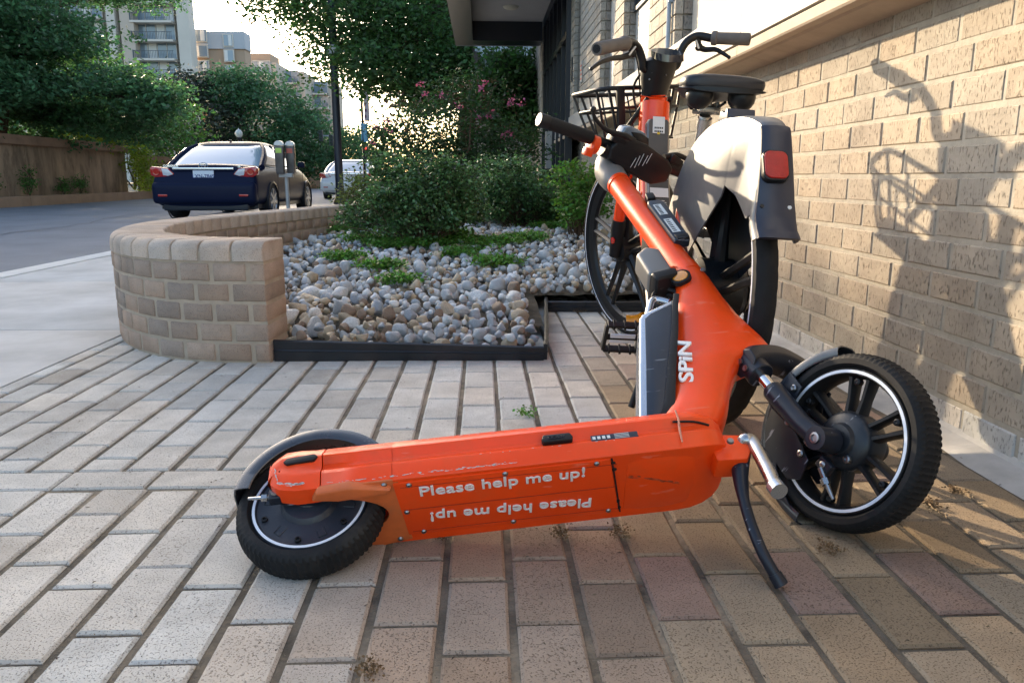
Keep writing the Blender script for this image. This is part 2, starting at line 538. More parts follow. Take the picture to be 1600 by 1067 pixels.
def seg_brick(mb, s0, s1, z0, z1, w, base, capround=False, jit=.0015, j=.13, inset=.0):
    a0, a1 = at_(s0), at_(s1)
    t = (a1-a0).normalized(); n = Vector((t.y, -t.x, 0))     # inward normal (to the right of travel)
    n = n if n.dot(Vector((-.6, 4.2, 0))-a0) > 0 else -n
    j0 = random.uniform(-jit, jit)
    a0 = a0+n*(inset+j0); a1 = a1+n*(inset+j0)
    t0 = (at_(s0+.02)-at_(s0-.02)).normalized(); t1 = (at_(s1+.02)-at_(s1-.02)).normalized()
    n0 = Vector((t0.y, -t0.x, 0)); n1 = Vector((t1.y, -t1.x, 0))
    if n0.dot(n) < 0: n0 = -n0
    if n1.dot(n) < 0: n1 = -n1
    mb.cur = brickcol(base, j)
    if capround:
        prof = []
        r = .034
        for k in range(6):
            th = PI/2*k/5
            prof.append((r-r*math.cos(th), z1-r+r*math.sin(th)))
        for k in range(1, 4):
            th = PI/2*k/3*.98
            prof.append((w-.012+.012*math.sin(th), z1-.012+.012*math.cos(th)))
        prof = [(0, z0)]+prof+[(w, z0)]
    else:
        c = .004
        prof = [(c, z0), (0, z0+c), (0, z1-c), (c, z1), (w-c, z1), (w, z1-c), (w, z0+c), (w-c, z0)]
    rings = []
    e = .004
    for (p, nn, sgn) in ((a0, n0, 1), (a1, n1, -1)):
        for (ins, sh) in ((e, 0), (0, e)):
            rg = []
            for (u, z) in prof:
                uu = min(max(u, ins), w-ins); zz = max(z0+ins*.3, min(z1-ins, z)) if not capround else (z-ins*.8 if z > z0 else z)
                rg.append(p+nn*uu+t*(sh*sgn)+Vector((0, 0, zz)))
            rings.append((rg, sgn, ins))
    seq = [rings[0][0], rings[1][0], rings[3][0], rings[2][0]]
    mb.loft(seq)
CB = .0665
for c_ in range(5):
    z0 = c_*CB+.006; z1 = z0+CB-.010
    s = -.02 if c_ % 2 else -.065
    s = (c_ % 2)*.062-.062
    while s < L_-.02:
        s1 = min(s+.118, L_)
        if s1 > .02: seg_brick(pb, max(s, 0)+.005, s1-.005, z0, z1, Wd, (.39, .285, .215) if random.random() < .75 else (.335, .255, .20))
        s += .124
s = 0
while s < L_-.02:
    s1 = min(s+.1105, L_)
    seg_brick(pb, s+.0045, s1-.0045, 5*CB+.005, .402, Wd+.006, (.52, .42, .34), capround=True, inset=-.003, j=.08)
    s += .1105
pb.build('brickwork', m_planter, planter, smooth=True, ang=50)
mo = MB()
N_ = 60
rings = []
for i in range(N_+1):
    s = .006+(L_-.012)*i/N_
    t = (at_(s+.02)-at_(s-.02)).normalized(); n = Vector((t.y, -t.x, 0))
    if n.dot(Vector((-.6, 4.2, 0))-at_(s)) < 0: n = -n
    p = at_(s)
    rings.append([p+n*.0045+Vector((0, 0, -.02)), p+n*.0045+Vector((0, 0, .366)), p+n*(.032)+Vector((0, 0, .3965)), p+n*(Wd-.012)+Vector((0, 0, .3975)), p+n*(Wd-.0045)+Vector((0, 0, .38)), p+n*(Wd-.0045)+Vector((0, 0, -.02))])
mo.loft(rings)
mo.build('mortar_core', mat('planter_mortar', (.40, .32, .24), rough=.95, var=.12, scale=20, bump=.002, bscale=90), planter, smooth=False)
# cross wall closing the far end
cw = MB()
for c_ in range(6):
    z0 = c_*CB+.005; x = -1.06+(c_ % 2)*.05
    while x < .9:
        cw.cur = brickcol((.33, .28, .24)); cw.box((x+.06, 6.45, z0+CB/2), (.113, .16, CB-.01)); x += .12
cw.build('cross_wall', m_planter, planter, smooth=False)
mc = MB(); mc.box((-.08, 6.45, .19), (1.95, .15, .40)); mc.build('cross_wall_mortar', m_mortar, planter, smooth=False)

sb = MB()
ip = []
for i in range(40):
    s = .10+(L_-.1)*i/39
    p = at_(s); ip.append((p.x+.10*(1 if p.x < -.9 else .1), p.y+(.1 if p.y < 3 else 0)))
def bed_h(x, y):
    return max(.02, min(.20, .045+(y-2.55)*.055))
poly = [(-.70, 2.56), (-.80, 2.62), (-1.0, 2.68), (-1.2, 2.82), (-1.33, 3.05), (-1.42, 3.4), (-1.45, 3.8), (-1.38, 4.4), (-1.2, 5.3), (-.97, 6.4), (1.12, 6.4), (1.12, 3.46), (.295, 3.48), (.24, 2.9), (.2, 2.53)]
def inpoly(x, y, P):
    c = False; j = len(P)-1
    for i in range(len(P)):
        if (P[i][1] > y) != (P[j][1] > y) and x < (P[j][0]-P[i][0])*(y-P[i][1])/(P[j][1]-P[i][1])+P[i][0]: c = not c
        j = i
    return c
grid = {}
g = .06
vs = []; fs = []
for i in range(45):
    for j in range(66):
        x, y = -1.5+i*g, 2.5+j*g
        if all(inpoly(min(max(x+a, -9), 9), y+b_, poly) for a in (0, g) for b_ in (0, g)):
            q = []
            for (a, b_) in ((0, 0), (1, 0), (1, 1), (0, 1)):
                key = (i+a, j+b_)
                if key not in grid:
                    grid[key] = len(vs); vs.append((x+a*g, y+b_*g, bed_h(x+a*g, y+b_*g)-.03+random.uniform(-.006, .006)))
                q.append(grid[key])
            fs.append(tuple(q))
sb.add(vs, fs)
tag(sb.build('planting_soil', m_soil), kind='structure')

# black plastic edging
m_edge = mat('black_plastic', (.012, .013, .016), rough=.32, var=.3, scale=8, bump=.002, bscale=14, dirt=.25, dirtcol=(.09, .05, .035), dscale=5)
def strip(name, pts, h, th, label):
    mb = MB()
    P = []
    for i in range(len(pts)-1):
        a, b_ = Vector(pts[i]), Vector(pts[i+1])
        for k in range(16): P.append(a.lerp(b_, k/16)+Vector((random.uniform(-.002, .002), random.uniform(-.003, .003), 0)))
    P.append(Vector(pts[-1]))
    rings = []
    for i, p in enumerate(P):
        t = (P[min(i+1, len(P)-1)]-P[max(i-1, 0)]).normalized(); n = Vector((-t.y, t.x, 0))
        hh = h(i/(len(P)-1))
        rg = [p-n*th/2, p-n*(th/2+.001)+Vector((0, 0, hh*.45)), p-n*(th/2+.004)+Vector((0, 0, hh*.5)), p-n*(th/2)+Vector((0, 0, hh*.56)), p-n*(th/2+.002)+Vector((0, 0, hh-.004)), p+Vector((0, 0, hh)), p+n*th/2+Vector((0, 0, hh-.003)), p+n*th/2]
        rings.append(rg)
    mb.loft(rings)
    return tag(mb.build(name, m_edge, ang=25), label, 'edging', 'black plastic edging strips round the stone bed')
strip('garden_edging', [(-.695, 2.535, 0), (.205, 2.515, 0)], lambda t: .074-.026*t, .010, 'front strip of black plastic edging running from the brick planter wall')
strip('garden_edging', [(.212, 2.52, 0), (.245, 2.9, 0), (.29, 3.46, 0)], lambda t: .055+.015*t, .012, 'side strip of black plastic edging running away from the camera')
strip('garden_edging', [(.297, 3.47, 0), (.55, 3.455, 0), (1.1, 3.44, 0)], lambda t: .05, .012, 'far strip of black plastic edging behind the bicycle front wheel')

# ------------------------------------------------------------------ office building on the right
bld = empty('office_building', (1.12, 3, 0), 'beige brick building with stone ledge and white band along the right side', 'building')
random.seed(5)
wb = MB()
CH, BL = .0755, .187
WY0, WY1 = -1.0, 11.2
for c_ in range(14):
    z0 = c_*CH+.0015
    ph = 1.678 if c_ % 2 == 0 else 1.61+.0
    ph += random.uniform(-.008, .008)
    n = int((WY0-ph)/BL)
    while ph+n*BL < WY1:
        ya = ph+n*BL
        base = (.44, .375, .295) if c_ else (.60, .57, .52)
        if c_ and random.random() < .07: base = (.41, .345, .275)
        L0 = BL
        brick(wb, (1.165, ya+L0/2, z0+CH/2), (.09, L0-.009, CH-.0105), 0, ch=.0035, jit=.0013, base=base, j=.07)
        n += 1
wb.build('brick_wall', m_brick, bld, smooth=False)
mb = MB(); mb.box((1.1727, (WY0+WY1)/2, .53), (.10, WY1-WY0+.02, 1.10)); mb.build('wall_mortar', m_mortar, bld, smooth=False)
mb = MB(); mb.prism([(1.135, -.03), (1.085, -.02), (1.06, .002), (1.05, -.03)][::-1], (0, 0, .004), (1, 0, 0), (0, 0, 1), (0, 1, 0), -1, 7.2)
rg = []
for i in range(60):
    y = -1+i*.14; j = random.uniform(-.006, .006)
    rg.append([Vector((1.128, y, .03)), Vector((1.112, y, .012)), Vector((1.062+j, y, .0035)), Vector((1.045+j*2, y, -.004)), Vector((1.128, y, -.03))])
mb = MB(); mb.loft(rg); mb.build('mortar_fillet', mat('cement', (.46, .44, .41), rough=.95, var=.15, scale=12, bump=.002, bscale=70), bld)
# ledge (moulded stone), dark joint, white band
def extr(name, poly, y0, y1, m, parent, b=0.0):
    mb = MB(); mb.prism(poly, (0, 0, 0), (1, 0, 0), (0, 0, 1), (0, 1, 0), y0, y1, b)
    return mb.build(name, m, parent, smooth=False)
lj = [-1.0, 1.02, 3.05, 5.1, 7.1, 9.1, 10.9]
lm = MB()
for a, b_ in zip(lj[:-1], lj[1:]):
    lm.prism([(1.22, 1.028), (1.12, 1.031), (1.035, 1.050), (1.025, 1.056), (1.015, 1.052), (.980, 1.052), (.975, 1.058), (.975, 1.088), (.982, 1.093), (1.22, 1.099)], (0, 0, 0), (1, 0, 0), (0, 0, 1), (0, 1, 0), a+.002, b_-.002)
lm.build('stone_ledge', m_stone, bld, smooth=False)
extr('dark_joint', [(1.0, 1.0935), (1.0, 1.105), (1.2, 1.105), (1.2, 1.0995)], -1, 10.88, m_dark, bld)
lm = MB()
for a, b_ in zip(lj[:-1], lj[1:]):
    lm.prism([(.985, 1.1055), (.985, 1.262), (.992, 1.268), (1.2, 1.268), (1.2, 1.1055)], (0, 0, 0), (1, 0, 0), (0, 0, 1), (0, 1, 0), a+.003, b_-.003)
lm.build('white_band', m_white, bld, smooth=False)
# upper wall: brick piers with panels and windows between them
random.seed(9)
def brickface(mb, x, y0, y1, z0, z1, nrm, base, bl=.187, chh=.0755):
    """courses of brick on a face looking to -x (nrm 0) or -y (nrm 1: y0 is the plane, x..y1 the extent)"""
    c_ = 0
    while z0+(c_+1)*chh <= z1+.001:
        za = z0+c_*chh
        if nrm == 0:
            a = y0-(c_ % 2)*bl/2
            while a < y1:
                p, q = max(a, y0), min(a+bl, y1)
                if q-p > .03: mb.cur = brickcol(base, .08); mb.box((x+.02, (p+q)/2, za+chh/2), (.04, q-p-.008, chh-.009))
                a += bl
        else:
            a = x-(c_ % 2)*bl/2
            while a < y1:
                p, q = max(a, x), min(a+bl, y1)
                if q-p > .03: mb.cur = brickcol(base, .08); mb.box(((p+q)/2, y0+.02, za+chh/2), (q-p-.008, .04, chh-.009))
                a += bl
        c_ += 1
piers = [(1.55, 2.35), (4.16, 4.82), (5.66, 6.06), (6.74, 8.1), (8.6, 8.95), (12.2, 14.6)]
for (a, b_) in piers:
    ub = MB(); pm = MB()
    X0 = 1.0 if a < 12 else .93
    zb = 1.269 if a < 10 else 0.0
    zt = 3.4
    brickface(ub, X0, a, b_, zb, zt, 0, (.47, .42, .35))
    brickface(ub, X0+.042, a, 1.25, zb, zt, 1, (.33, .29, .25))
    pm.box((1.12+X0-.97+.003, (a+b_)/2+.006, (zb+zt)/2), (.28, b_-a-.02, zt-zb+.01))
    pr = ub.build('brick_pier', m_brick, bld, smooth=False)
    pm.build('pier_core', m_mortar, pr, smooth=False)
def simple(name, c, d, m, parent, b=0.0, **k):
    mb = MB(); mb.box(c, d, b=b); return mb.build(name, m, parent, **k)
simple('upper_wall', (1.35, 6, 2.35), (.5, 14.3, 2.19), mat('recess_render', (.62, .59, .54), rough=.8, var=.06, scale=3), bld, smooth=False)
# window bays (glass, frame, sill panel)
for (ya, yb, zsill) in ((2.36, 4.15, 1.62), (4.83, 5.65, 1.72), (6.07, 6.73, 2.02), (8.11, 8.59, 1.5)):
    pn = MB(); pn.box((1.09, (ya+yb)/2, (1.27+zsill)/2), (.02, yb-ya-.05, zsill-1.272)); pn.build('sill_panel', m_white if ya > 4.5 else mat('beige_panel', (.5, .45, .38), rough=.8, var=.05), bld, smooth=False)
    wn = MB()
    wn.box((1.088, (ya+yb)/2, zsill+.012), (.05, yb-ya-.04, .024))
    for y in (ya+.03, (ya+yb)/2, yb-.03): wn.box((1.082, y, zsill+.62), (.03, .03, 1.19))
    wn.box((1.082, (ya+yb)/2, zsill+1.2), (.03, yb-ya-.03, .04))
    wo_ = wn.build('window', m_dark, bld, smooth=False)
    simple('pane', (1.092, (ya+yb)/2, zsill+.6), (.008, yb-ya-.08, 1.15), m_glassd, wo_, smooth=False)
# louvre in the near recess
lv = MB()
for k in range(9): lv.box((1.06, 3.55, 1.50+k*.028), (.035, .62, .006), M=None)
lv.box((1.07, 3.87, 1.6), (.05, .015, .28)); lv.box((1.07, 3.235, 1.6), (.05, .015, .28)); lv.box((1.07, 3.55, 1.48), (.05, .64, .015))
lv.build('louvre', mat('louvre_metal', (.12, .13, .14), rough=.5, metal=.5), bld, smooth=False)
# rain pipe
mb = MB(); mb.tube([(.985, 4.24, 1.269), (.985, 4.24, 3.4)], .012, 10)
for z in (1.5, 2.2): mb.box((.992, 4.24, z), (.03, .04, .015))
mb.build('rain_pipe', mat('pipe_grey', (.35, .42, .5), rough=.5), bld)
# entrance: glazed doors with dark frames in a deep recess
en = MB()
for y in (8.97, 9.5, 10.05, 10.6, 11.15, 11.7, 12.18): en.box((.99, y, 1.45), (.08, .05, 2.9))
en.box((.99, 10.57, 2.15), (.08, 3.2, .07)); en.box((.99, 10.57, .05), (.08, 3.2, .12)); en.box((1.0, 10.57, 2.87), (.1, 3.2, .14))
eo = en.build('entrance_doors', m_dark, bld, smooth=False)
simple('pane', (1.01, 10.57, 1.45), (.01, 3.16, 2.75), m_glassd, eo, smooth=False)
simple('door_step', (.8, 10.6, .05), (.5, 3.3, .1), m_conc, bld, b=.01)
simple('wall_plaque', (.995, 8.75, 1.75), (.012, .10, .25), m_dark, bld, smooth=False)
ws = simple('wall_notice', (.993, 7.9, 1.62), (.008, .13, .2), m_white, bld, smooth=False)
mb = MB()
for k in range(4): mb.box((.9875, 7.9, 1.555+k*.04), (.003, .1, .012))
mb.build('notice_lines', mat('red_print', (.55, .06, .05), rough=.6), ws, smooth=False)
# canopy over the entrance
ca = MB()
ca.box((-.245, 10.5, 2.775), (.27, 4.1, .35)); ca.box((.41, 12.33, 2.775), (1.035, .42, .349)); ca.box((.41, 8.6, 2.775), (1.035, .25, .349))
cb = ca.build('canopy', m_dark, bld, smooth=False)
simple('canopy_ceiling', (.41, 10.42, 2.90), (1.035, 3.4, .06), m_soffit, cb, smooth=False)
simple('canopy_roof', (.28, 10.5, 2.97), (1.3, 4.14, .04), m_dark, cb, smooth=False)
mb = MB()
for k in range(2): mb.box((.0+k*.5, 12.56, 2.65), (.02, .03, .12))
mb.box((.27, 12.57, 2.6), (1.29, .02, .012)); mb.build('canopy_drip', mat('steel_grey', (.3, .32, .34), rough=.4, metal=.7), cb, smooth=False)
for (x, y) in ((.43, 10.0), (.42, 11.1)):
    mb = MB(); mb.lathe([(0, -.035), (.07, -.034), (.095, -.02), (.11, 0)], (x, y, 2.868), (0, 0, 1), 24)
    mb.build('ceiling_lamp', mat('lamp_glass', (.5, .5, .42), rough=.4), cb)
# far wing, facing the camera
fw_ = MB(); random.seed(2)
brickface(fw_, -.15, 15.0, 1.2, 0, 1.62, 1, (.40, .36, .32))
fw_.build('wing_brick', m_brick, bld, smooth=False)
simple('wing_wall', (.55, 15.4, 1.2), (1.38, .76, 2.4), m_mortar, bld, smooth=False)
simple('wing_window', (.45, 14.99, 2.35), (1.1, .05, 1.3), mat('wing_panel', (.42, .48, .5), rough=.5, var=.05), bld, smooth=False)
simple('wing_mullion', (.55, 14.95, 2.35), (.05, .06, 1.3), m_white, bld, smooth=False)
simple('wing_roof', (.8, 14.6, 2.55), (.5, 1.2, .12), m_soffit, bld, smooth=False)
simple('black_post', (.86, 10.95, .6), (.04, .04, 1.25), m_dark, bld, smooth=False)
simple('cross_slab', (1.1, 11.0, .98), (.4, .2, .5), m_white, bld, smooth=False)

simple('unseen_reflection_block', (6.2, 45, 5), (9.6, 58, 10), mat('reflection_block_dark', (.07, .065, .06), rough=.9, var=.1, scale=2), bld, smooth=False)  # block added out of view, coloured dark to subdue reflections in the parked car

# grit and bits of litter scattered over the paving
random.seed(33)
gm = MB()
for _ in range(1500):
    k = random.randrange(-14, 11); x = .038+PX*k+random.gauss(0, .012 if random.random() < .6 else .05); y = .5+3.2*random.random()**1.6
    if x > 1.05 or x < -1.38 or (x < .2 and y > 2.45): continue
    s = random.uniform(.0006, .0019); a = random.uniform(0, 6.28)
    z = .0012; e = s*random.uniform(1, 3.2)
    c_, s_ = math.cos(a), math.sin(a)
    gm.add([(x+e*c_, y+e*s_, z), (x-s*s_*.7, y+s*c_*.7, z+s*.8), (x-e*c_, y-e*s_, z), (x+s*s_*.7, y-s*c_*.7, z+s*.5)], [(0, 1, 2), (0, 2, 3)])
tag(gm.build('grit', mat('grit_brown', (.13, .10, .07), rough=1, island=.6), smooth=False), kind='stuff')
# ------------------------------------------------------------------ foliage
rng = np.random.default_rng(4)
def leafm(name, c, isl=.45, trans=.35, rough=.5):
    return mat(name, c, rough=rough, island=isl, trans=trans, spec=.4)
lf_dark = leafm('leaf_dark', (.038, .078, .026), .55)
lf_crown = leafm('leaf_crown', (.050, .105, .03), .55, .45)
lf_mid = leafm('leaf_mid', (.080, .17, .04), .5)
lf_blue = leafm('leaf_bluegreen', (.070, .155, .065), .5)
lf_bright = leafm('leaf_bright', (.10, .22, .04), .5, .35)
lf_yel = leafm('leaf_yellowgreen', (.20, .26, .035), .45, .4)
lf_bush = leafm('leaf_bush', (.080, .150, .055), .75, .3, .28)
lf_red = leafm('leaf_bronze', (.09, .06, .035), .5, .2)
fl_pink = leafm('petal_pink', (.50, .14, .24), .35, .3)
m_bark = mat('bark', (.055, .04, .03), rough=1, var=.3, scale=12, bump=.01, bscale=25)
m_twig = mat('twig', (.11, .07, .045), rough=.9)

def leafmesh(name, P, size, m, parent=None, aspect=.5, world=False, up=0.0, svar=.35):
    P = np.asarray(P, dtype=np.float64); n = len(P)
    a = rng.normal(size=(n, 3)); a[:, 2] *= .6; a /= np.linalg.norm(a, axis=1)[:, None]
    b = rng.normal(size=(n, 3)); b[:, 2] += up; b = np.cross(a, b); b /= np.linalg.norm(b, axis=1)[:, None]
    s = size*(1+svar*rng.uniform(-1, 1, n))[:, None]
    nn = np.cross(a, b)
    v = np.stack([P-a*s*.5, P+b*s*aspect*.5+a*s*.05+nn*s*.06, P+a*s*.5, P-b*s*aspect*.5+a*s*.05+nn*s*.06], 1).reshape(-1, 3)
    me = bpy.data.meshes.new(name)
    me.vertices.add(4*n); me.vertices.foreach_set('co', v.ravel())
    me.loops.add(4*n); me.loops.foreach_set('vertex_index', np.arange(4*n))
    me.polygons.add(n); me.polygons.foreach_set('loop_start', np.arange(0, 4*n, 4)); me.polygons.foreach_set('loop_total', np.full(n, 4))
    me.update(); me.validate()
    me.materials.append(m)
    o = bpy.data.objects.new(name, me); col.objects.link(o)
    if parent is not None:
        o.parent = parent; o.matrix_parent_inverse = acc(parent).inverted()
    return o

def crown_pts(lobes, per, cr, nl, shell=.55, flat=.6):
    """lobes: (cx,cy,cz,rx,ry,rz,weight)"""
    out = []
    for L in lobes:
        n = int(per*L[6])
        d = rng.normal(size=(n, 3)); d /= np.linalg.norm(d, axis=1)[:, None]
        r = (shell+(1-shell)*rng.uniform(0, 1, n)**.7)*(1+.12*rng.normal(size=n))
        c = np.array(L[:3])+d*r[:, None]*np.array(L[3:6])
        q = rng.normal(size=(n, nl, 3))*cr*np.array([1, 1, flat])*(0.6+.8*rng.uniform(size=(n, 1, 1)))
        out.append((c[:, None, :]+q).reshape(-1, 3))
    return np.vstack(out)

def limbs(mb, base, r0, ends, wob=.12, seg=8):
    for e in ends:
        b0, e0 = Vector(base), Vector(e)
        n = 7; pts = []; rs = []
        for i in range(n):
            t = i/(n-1)
            p = b0.lerp(e0, t); L = (e0-b0).length
            p += Vector((random.uniform(-1, 1), random.uniform(-1, 1), random.uniform(-.5, .5)+ .6*math.sin(t*PI)))*wob*L*.35*math.sin(t*PI)
            pts.append(p); rs.append(r0*(1-t)**.7*.6+r0*.06)
        mb.tube(pts, rs, seg)

def tree(label, trunk, r, lobes, leafmat, size, per, cr, nl, group=None, name='tree', shell=.5, maxz=None, extra=None, flat=.6):
    root = empty(name, trunk[0], label, 'tree', group)
    mb = MB(); mb.tube(trunk, [r*(1-.45*i/(len(trunk)-1)) for i in range(len(trunk))], 12)
    top = trunk[-1]
    ends = [(L[0]+random.uniform(-.3, .3)*L[3], L[1]+random.uniform(-.3, .3)*L[4], L[2]+random.uniform(-.2, .3)*L[5]) for L in lobes]
    limbs(mb, top, r*.55, ends)
    mb.build('trunk', m_bark, root)
    P = crown_pts(lobes, per, cr, nl, shell, flat)
    if maxz is not None: P = P[maxz(P)]
    leafmesh('crown', P, size, leafmat, root)
    return root

# ------------------------------------------------------------------ street side: retaining wall, far kerb
far = empty('retaining_wall', (-12.2, 20, 0), 'long brown stained concrete retaining wall with thick coping across the road', 'wall')
mb = MB()
y = -14.0
while y < 27.4:
    mb.box((-12.35, y+1.48, .72), (.3, 2.95, 1.5), b=.01); y += 2.97
mb.build('wall_panels', m_retw, far, smooth=False)
mb = MB(); mb.box((-12.32, 6.8, 1.585), (.46, 41.6, .25), b=.02); mb.build('coping', m_cop, far)
far2 = empty('retaining_wall', (-12.2, 50, 0), 'distant lower stretch of concrete wall right of the dark car', 'wall')
mb = MB()
y = 29.2
while y < 95:
    mb.box((-12.35, y+1.48, .6), (.3, 2.95, 1.2), b=.01); y += 2.97
mb.build('wall_panels', m_retw, far2, smooth=False)
mb = MB(); mb.box((-12.32, 62, 1.30), (.42, 66, .2)); mb.build('coping', m_cop, far2)
mb = MB()
for k in range(-6, 60): mb.box((-11.6, k*2.4, .0), (.2, 2.39, .3), b=.015)
tag(mb.build('far_kerb', mat('far_kerb_concrete', (.36, .22, .13), rough=.9, var=.15, scale=2)), kind='structure')

# weeds along the wall foot
for i, (px, h, lab) in enumerate(((18, .6, 'leftmost leafy weed clump at the foot of the retaining wall'), (75, .75, 'tall thin weed against the stained retaining wall'), (125, .5, 'spindly weed in the middle of the retaining wall foot'), (150, .55, 'pale weed clump nearest the dark car at the wall foot'))):
    Y = 12.0*1200/(752-px)
    c = Vector((-12.0, Y, .1))
    root = empty('weed', c, lab, 'plant', 'weeds along the retaining wall')
    mb = MB()
    for k in range(5): mb.tube([c, c+Vector((random.uniform(-.1, .1), random.uniform(-.2, .2), h*.6)), c+Vector((random.uniform(-.1, .1), random.uniform(-.35, .35), h))], .008, 5)
    mb.build('stems', m_twig, root)
    leafmesh('foliage', crown_pts([(c.x, c.y, c.z+h*.55, .12, .35, h*.5, 1)], 40, .07, 14, .1), .06, lf_mid, root)

# ------------------------------------------------------------------ trees
random.seed(21)
def lightcut(P):
    # unseen crown top trimmed along the sun rays to shape light and shade below
    y0 = P[:, 1]+1.77*(P[:, 0]-.8)
    k = np.interp(y0, [.3, .8, 1.2, 1.7, 2.5, 3.2, 5], [1.5, 1.2, .25, .3, 1.15, 1.6, 4])
    return P[:, 2] < .6*(k-P[:, 0])+.10*np.sin(P[:, 0]*2.3+P[:, 1]*1.9)+.12*rng.normal(size=len(P))
T1 = tree('big dark tree with a thick leaning trunk behind the retaining wall at left', [(-13.8, 22.6, 0), (-13.7, 22.6, 1.5), (-13.3, 22.5, 2.6), (-12.9, 22.3, 3.2)], .5,
          [(-13.8, 22, 4.9, 3.4, 3.2, 1.3, 1.5), (-11.4, 22, 4.3, 1.5, 2.2, .8, .6), (-16.8, 22, 4.2, 2.8, 3, 1.8, 1.4), (-10.0, 22.3, 3.05, 1.6, 1.8, .5, .6), (-9.1, 22.5, 2.55, .8, 1.2, .4, .25),
           (-12.4, 20.4, 2.9, 2.0, 1.4, .55, .6), (-14.9, 21, 2.9, 1.8, 1.8, .8, .6), (-12.7, 17.6, 4.8, 1.9, 2.2, 1.1, 1.1), (-10.9, 24.5, 2.3, 1.6, 1.6, .8, .6), (-13.2, 24, 2.1, 2.4, 1.6, .8, .7), (-13.9, 19.6, 2.15, 1.9, 2.2, .62, .8), (-14.2, 16.5, 2.3, 1.6, 2.2, .7, .7), (-14.2, 25, 7.4, 3.4, 4.5, 1.5, 2.6), (-13.0, 29.5, 7.6, 2.6, 3.5, 1.1, 1.6), (-17.5, 26, 7.6, 2.6, 4.5, 1.8, 1.6), (-12.6, 23.5, 6.9, 1.8, 3.0, .8, 1.2), (-12.2, 18.5, 6.2, 1.8, 3.0, .8, 1.0), (-12.7, 21.3, 3.2, 1.5, 1.6, .7, .7), (-13.2, 22.8, 3.4, 1.4, 1.4, .7, .5), (-12.9, 23.6, 2.8, 1.2, 1.2, .6, .6)],
          lf_blue, .14, 260, .27, 34, 'trees beyond the retaining wall', shell=.3, maxz=lightcut, flat=.35)
T1b = tree('dark tree crown further left behind the retaining wall', [(-15.5, 13, 0), (-15.4, 13, 2.2), (-15.2, 13, 3)], .35,
           [(-15, 13.6, 4.3, 2.8, 3.5, 1.5, 1.6), (-13.4, 15.5, 4.4, 1.8, 2.2, 1.2, 1), (-15, 9.5, 3.9, 2, 3, 1.4, 1), (-16.5, 15.5, 4.2, 2, 2.5, 1.5, 1)], lf_mid, .17, 230, .32, 26, 'trees beyond the retaining wall', shell=.3)
tree('wide green tree in front of the tower foot', [(-13.9, 33, 0), (-13.9, 33, 2)], .3,
     [(-14.5, 33, 3.0, 2.2, 2.4, 1.6, 1.2), (-12.4, 31, 2.6, 1.6, 2, 1.1, .9), (-16.5, 34, 3.2, 2.4, 2, 1.6, 1), (-14.2, 31, 4.1, 1.6, 1.6, 1.0, .7), (-20, 34, 2.6, 3, 2, 1.7, 1)], lf_mid, .17, 170, .33, 26, 'trees beyond the retaining wall', shell=.4)
tree('dark purplish magnolia tree behind the roof of the dark car', [(-18.3, 52, 0), (-18.3, 52, 3)], .35,
     [(-18.2, 52, 4.4, 2.9, 2.5, 2.5, 1.6), (-18.2, 52, 2.3, 3.2, 2.5, 1.8, 1), (-18.6, 52, 6.2, 1.5, 1.5, 1.0, .5)], leafm('leaf_magnolia', (.045, .055, .035), .6, .15, .4), .26, 170, .4, 18, 'trees beyond the retaining wall', shell=.5)
tree('broad round green tree right of the purplish tree', [(-15.5, 54, 0), (-15.5, 54, 3)], .4,
     [(-14.8, 54, 4.6, 3.4, 3, 3.0, 1.8), (-12.1, 53, 3.2, 2.2, 2.4, 2.4, 1.2), (-16.2, 53, 6.1, 2, 2, 1.7, .8), (-13.4, 54, 1.7, 4, 2.5, 1.6, 1.2), (-9.6, 56, 2.2, 1.4, 2, 2.0, .7)], lf_blue, .26, 210, .42, 20, 'trees beyond the retaining wall', shell=.5)
tree('small tree behind the lamp post and the white car', [(-9.8, 75, 0), (-9.8, 75, 2)], .3,
     [(-10.2, 75, 3.2, 2.6, 3, 2.4, 1.3), (-13.5, 78, 2.5, 3, 3, 2.2, 1)], lf_mid, .3, 110, .5, 18, 'trees beyond the retaining wall', shell=.5)
sh = empty('shrub', (-12.3, 27.8, 0), 'yellow-green shrub spilling over the end of the retaining wall', 'shrub')
mb = MB(); limbs(mb, (-12.3, 28.3, .2), .05, [(-12.4, 28, 2.2), (-11.9, 28, 1.6), (-13.3, 27.6, 2.2), (-11.8, 28, .8)]); mb.build('stems', m_twig, sh)
leafmesh('foliage', crown_pts([(-12.4, 26.6, 1.95, .9, .8, .45, 1.3), (-11.7, 27.6, 1.2, .45, .6, .8, .9), (-13.4, 26.2, 2.0, .7, .5, .35, .6), (-11.6, 28, .5, .5, .6, .5, .5)], 90, .16, 22, .3), .09, lf_yel, sh)
